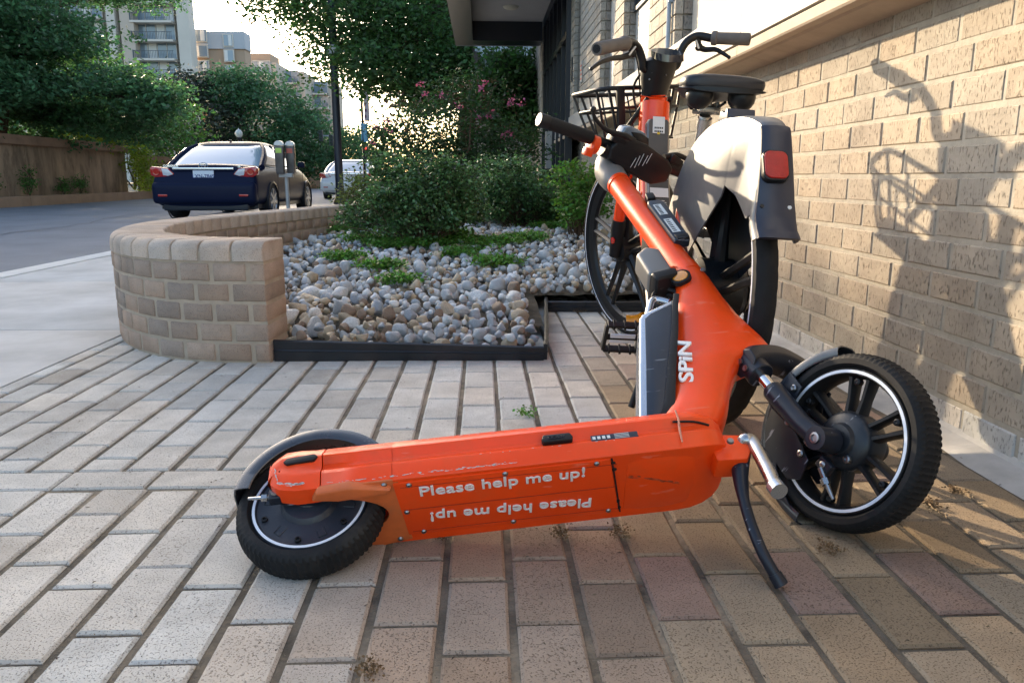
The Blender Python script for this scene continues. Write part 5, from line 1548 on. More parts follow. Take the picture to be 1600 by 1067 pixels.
mb = MB(); mb.lathe([(.0185, .004), (.016, .0078), (0, .0092)], (p.x+.006, -.032, p.z-.004), (-.35, -.93, 0), 24); mb.build('amber_lens', m_amber, rf_, world=ID)
mb = MB(); mb.lathe([(.006, 0), (.005, .003), (0, .003)], SL(1098, 422, -.034), (0, -1, 0), 12); sc_(mb, 'neck_bolt', m_bolt)
# coiled cable behind the neck
mb = MB()
cc = SL(1040, 480, .02)
pts = [cc+Vector((.030*math.cos(t), (t-12)*.0022, .036*math.sin(t))) for t in [k*.35 for k in range(72)]]
mb.tube(pts, .0045, 8); sc_(mb, 'cable_coil', m_rub)

# kickstand: bracket, long curved black leg, short steel leg
tip = S4i @ Vector((.441, 1.03, .009))
mb = MB(); mb.prism([(-.03, -.03), (.02, -.034), (.035, -.012), (.03, .02), (-.03, .03)], (.688, -.040, -.005), (1, 0, 0), (0, 0, 1), (0, -1, 0), -.03, .014, b=.005)
ks = sc_(mb, 'kickstand_bracket', orange)
k0 = SL(1158, 700, -.035); k1 = SL(1157, 745, -.03); k2 = SL(1166, 795, -.02); k3 = SL(1190, 860, -.004)
mb = MB()
P_ = spline([k0, k1, k2, k3, tip], 8)
rs = [.0175-.0085*min(1, i/14) for i in range(len(P_))]
mb.tube(P_, rs, 14); mb.ball(k0, .0175, 14)
mb.build('stand_leg', m_navy, ks, world=ID)
mb = MB(); e = (P_[-1]-P_[-2]).normalized(); mb.tube([tip-e*.016, tip+e*.003], [.0105, .0112], 14); mb.build('stand_foot', m_navy, ks, world=ID)
b0 = SL(1163, 698, -.045); b1_ = SL(1213, 762, -.075)
mb = MB(); mb.tube(spline([k0+Vector((0, -.01, 0)), b0+Vector((.004, -.008, .008)), b0+Vector((.014, -.008, -.006)), b1_], 6), .0115, 18); mb.build('steel_leg', m_steel, ks, world=ID)
dd = (b1_-b0).normalized()
mb = MB(); mb.tube([b1_-dd*.006, b1_+dd*.010], [.0135, .0135], 20); mb.build('steel_cap', m_alu, ks, world=ID)
p = SL(1141, 690, -.075); mb = MB(); mb.lathe([(.006, 0), (.005, .004), (0, .004)], p, (0, -1, 0), 12); mb.build('screw', m_bolt, ks, world=ID)

# ---------------- steered front: fork, wheel, guard, bars
def fr_(mb, name, m, parent=None, **k):
    o = mb.build(name, m, parent or scoot, world=FL if parent is None else ID, **k)
    return o
fwh = empty('front_wheel', (0, 0, 0)); fwh.parent = scoot; fwh.matrix_basis = FL
mb = MB(); tread_tyre(mb, .1555, .0295, .126, 270, .0028); mb.build('tyre', m_tyre, fwh, world=ID, ang=30)
mb = MB()
for s in (-1, 1): mb.lathe([(.1275, .0215), (.1255, .0245), (.116, .024), (.113, .018), (.111, .010), (.110, 0)], (0, 0, 0), (0, s, 0), 80)
rm = mb.build('rim', m_pla, fwh, world=ID, ang=30)
mb = MB()
for s in (-1, 1): ring(mb, .1205, .0052, s*.0243, s=s)
mb.build('reflective_ring', m_refl, rm, world=ID)
mb = MB()
for k in range(6):
    a = R_(30+60*k)
    for da in (-.155, .155):
        p0 = Vector((.040*math.cos(a+da*1.6), 0, .040*math.sin(a+da*1.6))); p1 = Vector((.113*math.cos(a+da), 0, .113*math.sin(a+da)))
        d = (p1-p0).normalized(); t = Vector((-d.z, 0, d.x)); rings = []
        for (q, h, w_) in ((p0, .015, .0065), (p0.lerp(p1, .5), .0125, .0052), (p1, .015, .0062)):
            rings.append([q+t*w_+Vector((0, -h*.55, 0)), q+t*w_*.5+Vector((0, -h, 0)), q-t*w_*.5+Vector((0, -h, 0)), q-t*w_+Vector((0, -h*.55, 0)), q-t*w_+Vector((0, h*.55, 0)), q-t*w_*.5+Vector((0, h, 0)), q+t*w_*.5+Vector((0, h, 0)), q+t*w_+Vector((0, h*.55, 0))])
        mb.loft(rings)
    mb.lathe([(.006, .008), (.006, .019), (.003, .0205), (0, .018)], (.104*math.cos(a), 0, .104*math.sin(a)), (0, -1, 0), 12)
mb.build('spokes', m_pla, rm, world=ID)
mb = MB(); mb.lathe([(.050, -.030), (.053, -.020), (.053, .012), (.050, .018), (.044, .024), (.030, .027), (.026, .034), (0, .035)], (0, 0, 0), (0, -1, 0), 48); mb.lathe([(.050, .030), (0, .032)], (0, 0, 0), (0, 1, 0), 40)
mb.build('drum_hub', mat('hub_black', (.012, .014, .018), rough=.4, var=.2, scale=12, dirt=.4, dirtcol=(.09, .085, .08), dscale=18, scratch=.5, scratchcol=(.3, .3, .32)), fwh, world=ID, ang=35)
mb = MB()
for (x, z) in ((-.030, .012), (-.012, -.036)): mb.lathe([(.0075, 0), (.007, .006), (.004, .007), (.0035, .004), (0, .004)], (x, -.026, z), (0, -1, 0), 14)
mb.build('hub_bolts', m_bolt, fwh, world=ID)
# fork
fz = .020
mb = MB()
cr = spline([(-.018, -.088, .222), (-.012, -.06, .236), (-.006, 0, .244), (-.012, .06, .236), (-.018, .088, .222)], 6)
mb.loft([[p+Vector((x, 0, z)) for (x, z) in ((-.026, -.018), (-.028, .006), (-.018, .018), (.018, .018), (.028, .006), (.026, -.018), (.014, -.026), (-.014, -.026))] for p in cr])
for s in (-1, 1): mb.tube([(-.018, s*.066, .160+.026), (-.018, s*.066, .246)], [.026, .024], 20); mb.ball((-.018, s*.066, .243), (.024, .024, .010), 16)
fk = fr_(mb, 'fork', m_navy, ang=45, bev=.002)
mb = MB()
for s in (-1, 1):
    for dx in (-.010, .010): mb.lathe([(.0058, 0), (.0055, .003), (.003, .003), (.0028, .001), (0, .001)], (-.018+dx, s*.066, .2525), (0, 0, 1), 12)
    for z in (.205, .225): mb.lathe([(.0062, 0), (.006, .003), (.003, .003), (0, .001)], (-.020, s*.0915, z), (0, s, 0), 12)
mb.build('crown_bolts', m_bolt, fk, world=ID)
for s in (-1, 1):
    mb = MB(); mb.tube([(-.018, s*.066, .130), (-.018, s*.066, .190)], .0118, 24); mb.build('stanchion', m_chrome, fk, world=ID)
    mb = MB(); mb.tube([(-.018, s*.066, .148), (-.018, s*.066, .144), (-.018, s*.066, .136), (-.017, s*.066, .05), (-.013, s*.064, .020), (-.006, s*.060, .0)], [.017, .0195, .0198, .018, .0195, .021], 24)
    mb.tube([(-.006, s*.042, 0), (-.006, s*.084, 0)], [.0225, .0205], 24); mb.build('fork_leg', m_navy, fk, world=ID, ang=40)
    mb = MB()
    mb.lathe([(.010, 0), (.0095, .003), (.006, .0035), (.0058, .001), (0, .001)], (-.006, s*.084, 0), (0, s, 0), 18)
    mb.lathe([(.011, 0), (.0105, .003), (.006, .0035), (0, .001)], (-.030, s*.063, .016), (-1, 0, .1), 18); mb.build('axle_bolt', m_bolt, fk, world=ID)
# front mudguard with its side plate
mb = MB(); guard(mb, .1665, .040, 48, 196, 44, lip=.016, th=.0022, flare=lambda t: .62+.38*min(1, t*3))
mg = fr_(mb, 'front_mudguard', m_gloss, ang=40)
for s in (-1, 1):
    mb = MB(); mb.prism([(-.158, .020), (-.140, .075), (-.09, .128), (-.03, .153), (.02, .158), (.018, .118), (-.015, .112), (-.046, .08), (-.055, .045), (-.064, .012), (-.10, .0), (-.12, .02), (-.118, .060), (-.138, .03), (-.150, -.03)], (0, 0, 0), (1, 0, 0), (0, 0, 1), (0, s, 0), .0375, .041, b=.001)
    mb.build('side_plate', m_navy, mg, world=ID)
    for (x, z) in ((.006, .128), (-.046, .092), (-.066, .030)):
        mb = MB(); mb.lathe([(.0068, 0), (.0065, .0045), (.004, .006), (0, .005)], (x, s*.041, z), (0, s, 0), 14); mb.build('guard_bolt', m_bolt, mg, world=ID)
# brake cable end on the hub
mb = MB(); mb.box((-.045, -.040, -.020), (.022, .014, .03), b=.004); mb.build('brake_arm', m_navy, fwh, world=ID)
mb = MB(); mb.tube([(-.050, -.050, -.022), (-.062, -.048, -.052), (-.070, -.046, -.075)], [.005, .0045, .0028], 10); mb.tube([(-.058, -.049, -.040), (-.062, -.0485, -.050)], .0078, 6); mb.lathe([(.006, 0), (0, .004)], (-.045, -.047, -.018), (0, -1, 0), 12)
mb.build('cable_adjuster', m_steel, fwh, world=ID)

# handlebar: bar frame with one axis along the bar, one towards the viewer's side
HB = FO-SX*.02+FZ*1.10+FX*.08
view = (HB-CAM).normalized()
hn = (-view+FY*view.dot(FY)).normalized()         # across the bar, facing out
hu = hn.cross(FY).normalized()
if hu.z < 0: hu = -hu
H4 = frame(HB, FY, hu, hn)
if H4.to_3x3().determinant() < 0: H4 = frame(HB, -FY, hu, hn); bs_ = -1
else: bs_ = 1
HL = S4i @ H4; H4i = H4.inverted()
def HP(px, py, dn=0.0):
    """photo pixel to bar coordinates (b, u, n) in the plane n = dn"""
    return H4i @ pl(px, py, HB+hn*dn, hn)
E0, E1, E2 = HP(845, 188), HP(921, 222), HP(1082, 272)
bd = (E2-E0).normalized(); bu = Vector((-bd.y, bd.x, 0)); bu = bu if bu.y > 0 else -bu
mb = MB(); mb.tube([E0, E2], .0125, 16)
hb_ = mb.build('handlebar', m_pla, scoot, world=HL)
mb = MB(); L1 = (E1-E0).length; L2 = (E2-E0).length
mb.tube([E0+bd*.022, E0+bd*.03, E0+bd*(L1-.004), E0+bd*L1], [.0155, .0175, .0180, .0180], 24); mb.build('grip', m_grip, hb_, world=ID)
mb = MB(); mb.tube([E0-bd*.004, E0, E0+bd*.022], [.0165, .0185, .0185], 24); mb.lathe([(.0185, 0), (.017, .003), (.010, .004), (.0095, .002), (0, .002)], E0-bd*.003, -bd, 20)
gc_ = mb.build('grip_end', m_pla, hb_, world=ID)
mb = MB(); mb.lathe([(.0170, 0), (.0165, .003), (.0, .0035)], E0-bd*.0035, -bd, 20); mb.build('end_disc', mat('grey_cap', (.14, .14, .145), rough=.35, metal=.5), gc_, world=ID)
mb = MB(); R1 = HP(927, 226); mb.tube([R1-bd*.010, R1-bd*.009, R1+bd*.009, R1+bd*.010], [.0235, .0255, .0255, .0235], 28)
q = HP(918, 238, .012); mb.prism([(-.012, -.010), (.012, -.010), (.012, .012), (-.012, .012)], q, bd, bu, Vector((0, 0, 1)), -.010, .012, b=.004); mb.build('grip_ring', mat('ring_orange', (.85, .07, .01), rough=.35), hb_, world=ID)
# brake lever with its ball tip
mb = MB()
lv_ = [HP(927, 171, .02), HP(929, 184, .02), HP(943, 200, .02), HP(958, 208, .02), HP(975, 213, .018), HP(990, 222, .012)]
mb.tube(spline(lv_, 6), [.0048]*6+[.0055]*6+[.007]*6+[.009]*6+[.011]*7, 12); mb.ball(lv_[0], .0085, 14); mb.build('brake_lever', m_pla, hb_, world=ID)
mb = MB(); q = HP(966, 216, .004); mb.prism([(-.030, -.014), (.020, -.018), (.028, .004), (.018, .020), (-.026, .014)], q, bd, bu, Vector((0, 0, 1)), -.016, .022, b=.006); mb.tube([HP(940, 231), HP(958, 240)], .022, 20)
mb.build('lever_clamp', m_pla, hb_, world=ID)
# display housing
mb = MB()
a, b_, c, d = HP(958, 222), HP(938, 250), HP(1030, 285), HP(1045, 245)
cen = (a+b_+c+d)/4
poly_ = [HP(*q) for q in ((962, 215), (948, 228), (944, 246), (956, 256), (985, 272), (1010, 286), (1035, 282), (1045, 262), (1038, 248), (1005, 224), (985, 216))]
mb.prism([(p_.x, p_.y) for p_ in poly_], (0, 0, 0), (1, 0, 0), (0, 1, 0), (0, 0, 1), -.03, .026, b=.009, seg=4)
dsp = mb.build('display_housing', m_pla, hb_, world=ID, ang=50)
mb = MB()
for k in range(5):
    q0, q1 = HP(985+k*6.2, 262-k*1.5+ (k % 2)*2, .0268), HP(994+k*6.2, 247-k*1.2-(k % 3)*2, .0268)
    mb.tube([q0, q1], .0009, 4)
mb.build('printed_lines', m_lab, dsp, world=ID)
mb = MB()
poly_ = [HP(*q, .0) for q in ((968, 212), (976, 199), (986, 197), (1008, 208), (1014, 226), (1006, 234))]
mb.prism([(p_.x, p_.y) for p_ in poly_], (0, 0, 0), (1, 0, 0), (0, 1, 0), (0, 0, 1), -.035, .004, b=.007, seg=4)
bz = mb.build('screen_hood', mat('hood_blue_gloss', (.12, .16, .21), rough=.2, coat=.8), hb_, world=ID)
poly_ = [HP(*q, .0) for q in ((985, 206), (1000, 208), (1012, 216), (1012, 230), (994, 224))]
mb = MB(); mb.prism([(p_.x, p_.y) for p_ in poly_], (0, 0, 0), (1, 0, 0), (0, 1, 0), (0, 0, 1), .002, .007, b=.002); mb.build('screen', m_pla, bz, world=ID)
# second clamp, bell lever and cables
mb = MB(); mb.tube([HP(1040, 258), HP(1062, 266)], .021, 20); q = HP(1052, 250, .004); mb.prism([(-.022, -.010), (.022, -.012), (.026, .006), (-.018, .016)], q, bd, bu, Vector((0, 0, 1)), -.014, .018, b=.005)
mb.tube(spline([HP(1038, 246, .006), HP(1058, 243, .006), HP(1072, 248, .004), HP(1088, 254, 0)], 5), [.009]*6+[.0075]*5+[.005]*5, 12); mb.build('lever_clamp', m_pla, hb_, world=ID)
mb = MB(); mb.tube([HP(1064, 266), HP(1086, 274)], .018, 22); mb.build('grip', m_grip, hb_, world=ID)
for (pp) in (((948, 245), (940, 262), (950, 285), (975, 300)), ((960, 250), (958, 268), (972, 285), (985, 300))):
    mb = MB(); mb.tube(spline([HP(*q, -.01) for q in pp], 6), .0032, 8); mb.build('brake_cable', m_rub, hb_, world=ID)
mb = MB(); mb.tube(spline([HP(978, 262, -.005), HP(972, 280, -.008), HP(985, 296, -.012)], 6), [.021]*13, 16); mb.build('bar_mount', m_pla, hb_, world=ID)
# ------------------------------------------------------------------ the bicycle behind it, by the wall
BP = Vector((0.5518, 1.845, 0))
B3 = Matrix(((-0.007344, -0.998437, 0.055403), (1.0, -0.007333, 0.000407), (0.0, 0.055405, 0.998464)))
BX, BY, BZ = B3.col[0].copy(), B3.col[1].copy(), B3.col[2].copy()
B4 = frame(BP, BX, BY, BZ); B4i = B4.inverted()
bike = empty('rental_bicycle', (0, 0, 0), 'orange step-through electric bicycle with grey rear fender standing by the brick wall', 'bicycle')
bike.matrix_basis = B4
def BL_(px, py, y): return B4i @ pl(px, py, B4 @ Vector((0, y, 0)), BY)
def BXp(px, py, x): return B4i @ pl(px, py, B4 @ Vector((x, 0, 0)), BX)
def bb(mb, name, m, parent=None, world=None, **k): return mb.build(name, m, parent or bike, world=ID if world is None else world, **k)
RW, WB = .335, 1.092
AX = Vector((-math.sin(R_(20)), 0, math.cos(R_(20))))
HX, HZ = .8492, .9652
STEER = .3439
# steered frame: origin on the steering axis at the head top
hcen = Vector((HX, 0, HZ))
Rst = Matrix.Rotation(STEER, 3, AX)
s_x, s_y, s_z = Rst @ Vector((1, 0, 0)), Rst @ Vector((0, 1, 0)), Rst @ Vector((0, 0, 1))
ST4 = frame(hcen, s_x, s_y, s_z)
ST4i = ST4.inverted()
def SXp(px, py, x):
    """pixel to steered coordinates in the plane x = const"""
    o = B4 @ (hcen+s_x*x); n = (B4.to_3x3() @ s_x)
    return ST4i @ (B4i @ pl(px, py, o, n))
m_btyre = mat('bicycle_tyre', (.013, .013, .014), spec=.25, rough=.7, var=.2, scale=15, dirt=.3, dirtcol=(.06, .055, .05), dscale=9)
m_borange = mat('bicycle_orange', (.90, .062, .004), rough=.25, coat=.35, var=.04, scale=4, dirt=.08, dirtcol=(.4, .12, .05))
m_fend = mat('grey_fender_plastic', (.085, .09, .10), rough=.42, coat=.0, spec=1.0, var=.08, scale=5, rvar=.06, dirt=.12, dirtcol=(.32, .3, .27), dscale=14)
m_fback = mat('shaded_fender_plastic', (.022, .028, .048), rough=.38, coat=.1, var=.1, scale=5)
m_black = mat('bicycle_black', (.009, .010, .012), spec=.35, rough=.38, var=.2, scale=12)
m_gripg = mat('grip_grey_rubber', (.13, .115, .105), rough=.6, var=.15, scale=20, bump=.0006, bscale=200)
def bwheel(name, M, amber_a, nsp=5):
    root = empty(name, (0, 0, 0)); root.parent = bike; root.matrix_basis = M
    mb = MB(); seg = 160; hw = .026
    prof0 = [(.300, -.014), (.306, -.021), (.318, -.026), (.327, -.023), (.332, -.014), (.335, -.005), (.335, 0)]
    prof = prof0+[(r, -h) for r, h in prof0[-2::-1]]
    vs = []; fs = []; m_ = len(prof)
    for i in range(seg):
        for j, (r, h) in enumerate(prof):
            ed = min(j, m_-1-j); d = 0
            if ed >= 3: d = -.0022 if (i*1+ed) % 4 == 0 else 0
            th = 2*PI*i/seg+abs(h)*.4
            vs.append(((r+d)*math.cos(th), h, (r+d)*math.sin(th)))
    for i in range(seg):
        j = (i+1) % seg
        for k in range(m_-1): fs.append((i*m_+k, i*m_+k+1, j*m_+k+1, j*m_+k))
    mb.add(vs, fs); mb.build('tyre', m_btyre, root, world=ID, ang=30)
    mb = MB()
    for s in (-1, 1): mb.lathe([(.303, .013), (.300, .0155), (.286, .0135), (.270, .010), (.262, 0)], (0, 0, 0), (0, s, 0), 96)
    rim = mb.build('rim', m_black, root, world=ID, ang=30)
    mb = MB()
    for s in (-1, 1): ring(mb, .3105, .0038, s*.0245, t=.0012, s=s, seg=96)
    mb.build('reflective_ring', m_refl, rim, world=ID)
    mb = MB()
    for k in range(nsp):
        a = 2*PI*k/nsp+.3
        for da in (-.10, .10):
            p0 = Vector((.035*math.cos(a+da*5), 0, .035*math.sin(a+da*5))); p1 = Vector((.268*math.cos(a+da), 0, .268*math.sin(a+da)))
            d = (p1-p0).normalized(); t = Vector((-d.z, 0, d.x)); rings = []
            for (q, h, w_) in ((p0, .020, .010), (p0.lerp(p1, .5), .012, .008), (p1, .009, .009)):
                rings.append([q+t*w_+Vector((0, -h*.4, 0)), q+Vector((0, -h, 0)), q-t*w_+Vector((0, -h*.4, 0)), q-t*w_+Vector((0, h*.4, 0)), q+Vector((0, h, 0)), q+t*w_+Vector((0, h*.4, 0))])
            mb.loft(rings)
    mb.build('spokes', m_black, rim, world=ID)
    for a in amber_a:
        mb = MB(); c0, c1 = R_(a-13), R_(a+13)
        pts = [(.292*math.cos(c0+(c1-c0)*k/12), .292*math.sin(c0+(c1-c0)*k/12)) for k in range(13)]+[(.255*math.cos(c1+(c0-c1)*k/12), .255*math.sin(c1+(c0-c1)*k/12)) for k in range(13)]
        mb.prism(pts, (0, 0, 0), (1, 0, 0), (0, 0, 1), (0, 1, 0), -.018, .018, b=.003); mb.build('wheel_reflector', m_amber, rim, world=ID)
    return root
rwheel = bwheel('rear_wheel', Matrix.Translation((0, 0, RW)), (-80,))
mb = MB(); mb.lathe([(.0, -.06), (.065, -.058), (.075, -.045), (.075, .045), (.065, .055), (.03, .06), (0, .062)], (0, 0, 0), (0, 1, 0), 36); mb.build('hub_motor', m_black, rwheel, world=ID, ang=35)
mb = MB()
for k, r in enumerate((.055, .050, .045, .040, .034)):
    pts = []
    for i in range(40):
        q = r+(.0035 if i % 2 else 0); a = 2*PI*i/40; pts.append((q*math.cos(a), q*math.sin(a)))
    mb.prism(pts, (0, 0, 0), (1, 0, 0), (0, 0, 1), (0, 1, 0), -.068-k*.005, -.066-k*.005)
mb.build('cassette', m_steel, rwheel, world=ID)
fc_b = Vector((HX, 0, HZ))-AX*((HZ-RW)/AX.z)      # axis point at hub height
M_fw = frame(fc_b+s_x*.012, s_x, s_y, s_z)
fwheel = bwheel('front_wheel', M_fw, (-104,))
mb = MB(); mb.lathe([(0, -.052), (.02, -.05), (.045, -.04), (.045, .04), (.02, .05), (0, .052)], (0, 0, 0), (0, 1, 0), 28); mb.build('hub', m_black, fwheel, world=ID, ang=35)
def btube(name, pts, r, m, parent=None, world=None, seg=18, n=8):
    mb = MB(); P_ = spline(pts, n) if len(pts) > 2 else [Vector(p) for p in pts]
    if isinstance(r, (list, tuple)):
        q = [r[0]+(r[1]-r[0])*i/(len(P_)-1) for i in range(len(P_))]
    else: q = r
    mb.tube(P_, q, seg); return bb(mb, name, m, parent, world)
# frame
def oval_tube(mb, P_, wy, wz):
    rings = []
    for i, p in enumerate(P_):
        t = (P_[min(i+1, len(P_)-1)]-P_[max(i-1, 0)]).normalized(); u = Vector((0, 1, 0)); v = t.cross(u).normalized()
        a, b_ = wy[0]+(wy[1]-wy[0])*i/(len(P_)-1), wz[0]+(wz[1]-wz[0])*i/(len(P_)-1)
        rings.append([p+u*a*math.copysign(abs(math.cos(k*PI/12))**.75, math.cos(k*PI/12))+v*b_*math.copysign(abs(math.sin(k*PI/12))**.75, math.sin(k*PI/12)) for k in range(24)])
    mb.loft(rings)
mb = MB()
oval_tube(mb, spline([(.868, 0, .845), (.84, 0, .74), (.79, 0, .62), (.70, 0, .46), (.58, 0, .345), (.47, 0, .30)], 8), (.050, .052), (.052, .042))
mb.tube([Vector((.887, 0, .86)), Vector((.943, 0, .705))], [.040, .038], 24)
mb.tube([Vector((HX+.034, 0, HZ-.088)), Vector((HX+.04, 0, HZ-.115))], [.046, .043], 28)
fr = bb(mb, 'frame', m_borange, ang=50)
btube('seat_tube', [(.45, 0, .29), (.37, 0, .48), (.30, 0, .66)], [.024, .020], m_borange, fr)
for s in (-1, 1):
    btube('chain_stay', [(.43, s*.035, .29), (.2, s*.055, .31), (0, s*.07, .335)], [.014, .011], m_borange, fr)
    btube('seat_stay', [(.32, s*.02, .60), (.15, s*.065, .47), (0, s*.075, .345)], [.011, .010], m_borange, fr)
btube('head_collar', [Vector((HX, 0, HZ))-AX*.085+Vector((.002, 0, 0)), Vector((HX, 0, HZ))-AX*.055], [.040, .042], m_borange, fr, seg=28)
# battery pack on the back of the main tube
mb = MB()
P_ = spline([(.800, 0, .785), (.768, 0, .68), (.715, 0, .57), (.64, 0, .46), (.56, 0, .39)], 8)
rings = []
for i, p in enumerate(P_):
    t = (P_[min(i+1, len(P_)-1)]-P_[max(i-1, 0)]).normalized(); v = t.cross(Vector((0, 1, 0))).normalized()
    if v.x > 0: v = -v
    w_ = .038 if i > 0 else .034
    rings.append([p+Vector((0, -w_, 0))-v*.02, p+Vector((0, -w_, 0))+v*.016, p+Vector((0, -w_+.006, 0))+v*.024, p+Vector((0, w_-.006, 0))+v*.024, p+Vector((0, w_, 0))+v*.016, p+Vector((0, w_, 0))-v*.02])
mb.loft(rings); bat = bb(mb, 'battery_pack', mat('battery_navy', (.02, .024, .034), rough=.3, coat=.3, var=.1), ang=35)
def batt_label(z, w_, h, m, name):
    # on the rear face of the battery
    best = min(range(1, len(P_)-1), key=lambda i: abs(P_[i].z-z)); p = P_[best]; t = (P_[best-1]-P_[best+1]).normalized(); v = Vector((0, 1, 0)).cross(t).normalized()
    if v.x > 0: v = -v
    mb = MB(); c = p+v*.0246
    mb.prism([(-w_, -h), (w_, -h), (w_, h), (-w_, h)], c, Vector((0, 1, 0)), t, v, 0, .0012)
    return mb.build(name, m, bat, world=ID, smooth=False), c+v*.0013, t, v
l1, c, t, v = batt_label(.765, .020, .028, m_lab, 'label_sticker')
mb = MB()
for k in range(2):
    for j in range(5): mb.prism([(-.002, -.003), (.002, -.003), (.002, .003), (-.002, .003)], c+t*(-.010-k*.012)+Vector((0, -.012+j*.006, 0)), Vector((0, 1, 0)), t, v, 0, .0005)
mb.build('label_print', m_black, l1, world=ID, smooth=False)
l2, c, t, v = batt_label(.735, .0045, .004, mat('warning_yellow', (.7, .5, .03)), 'warning_mark')
l3, c, t, v = batt_label(.60, .030, .014, mat('label_pale_blue', (.5, .58, .62)), 'label_sticker')
l4, c, t, v = batt_label(.545, .030, .017, m_lab, 'label_sticker')
mb = MB()
for k, w_ in enumerate((.016, .022, .022, .0, .02, .02, .0, .024, .02, .012)):
    if w_: mb.prism([(-w_, -.0012), (w_, -.0012), (w_, .0012), (-w_, .0012)], c-t*(.030+k*.0065)-v*.0008, Vector((0, 1, 0)), t, v, 0, .0006)
mb.build('printed_lines', m_lab, bat, world=ID, smooth=False)
mb = MB(); mb.prism([(.77, .6), (.79, .66), (.78, .52), (.72, .45), (.70, .47)], (0, 0, 0), (1, 0, 0), (0, 0, 1), (0, 1, 0), .0520, .0535); bb(mb, 'frame_stripe', m_lab, fr, smooth=False)
# fork (steered)
mb = MB(); cz = -(.235)
cr0 = Vector((-math.sin(R_(20))*cz, 0, cz)); low = ST4i @ (fc_b+s_x*.012)
mb.box((cr0.x, 0, cr0.z-.03), (.06, .15, .06), b=.02)
for s in (-1, 1):
    mb.tube(spline([Vector((cr0.x, s*.058, cr0.z-.03)), cr0.lerp(low, .4)+Vector((.0, s*.062, 0)), cr0.lerp(low, .72)+Vector((0, s*.060, 0))], 5), .021, 18)
fk = bb(mb, 'fork', m_borange, world=ST4)
for s in (-1, 1):
    mb = MB(); q0 = cr0.lerp(low, .70)+Vector((0, s*.060, 0)); q1 = low+Vector((0, s*.056, -.02))
    mb.tube([q0, q0.lerp(q1, .2), q1], [.024, .027, .022], 18); mb.build('fork_end', m_black, fk, world=ID)
    mb = MB(); mb.lathe([(.013, 0), (.012, .004), (0, .005)], q0.lerp(q1, .55)+Vector((-.012, s*.022, 0)), (0, s, 0), 16); mb.build('fork_reflector', m_tail, fk, world=ID)
# front guard
mb = MB(); guard(mb, .352, .030, 60, 175, 40, lip=.014, off=(low.x, 0, low.z)); bb(mb, 'front_mudguard', m_black, world=ST4, ang=40)
# head cover and controls
mb = MB()
hd = [(.0, -.090, .044), (.0, -.060, .049), (0, -.035, .056), (0, -.005, .060), (0, .018, .058), (0, .030, .046), (0, .034, .02)]
rings = []
for (x, z, r) in hd:
    c = Vector((0, 0, 0))+Vector((-math.sin(R_(20))*z, 0, z))
    rings.append([c+Vector((.95*r*math.cos(k*PI/14), r*math.sin(k*PI/14), 0)) for k in range(28)])
mb.loft(rings); hc = bb(mb, 'head_cover', m_black, world=ST4, ang=40)
mb = MB(); mb.loft([[Vector((-.055+x*.95, y*1.0, z+.030+(x*.35))) for x, y in [(.052*math.cos(k*PI/12), .052*math.copysign(abs(math.sin(k*PI/12))**.8, math.sin(k*PI/12))) for k in range(24)]] for z in (-.010, .012)]); mb.build('display', mat('display_gloss', (.03, .035, .045), rough=.12, coat=1), hc, world=ID)
mb = MB()
for (y, z) in ((.042, -.020), (.048, -.04), (.030, -.012), (-.035, -.015), (-.05, -.022), (.0, -.03)):
    a_ = -math.sqrt(max(0, .057**2-y*y))
    mb.ball((a_+.012, y, z), .0032, 8)
mb.build('cover_bolts', m_steel, hc, world=ID)
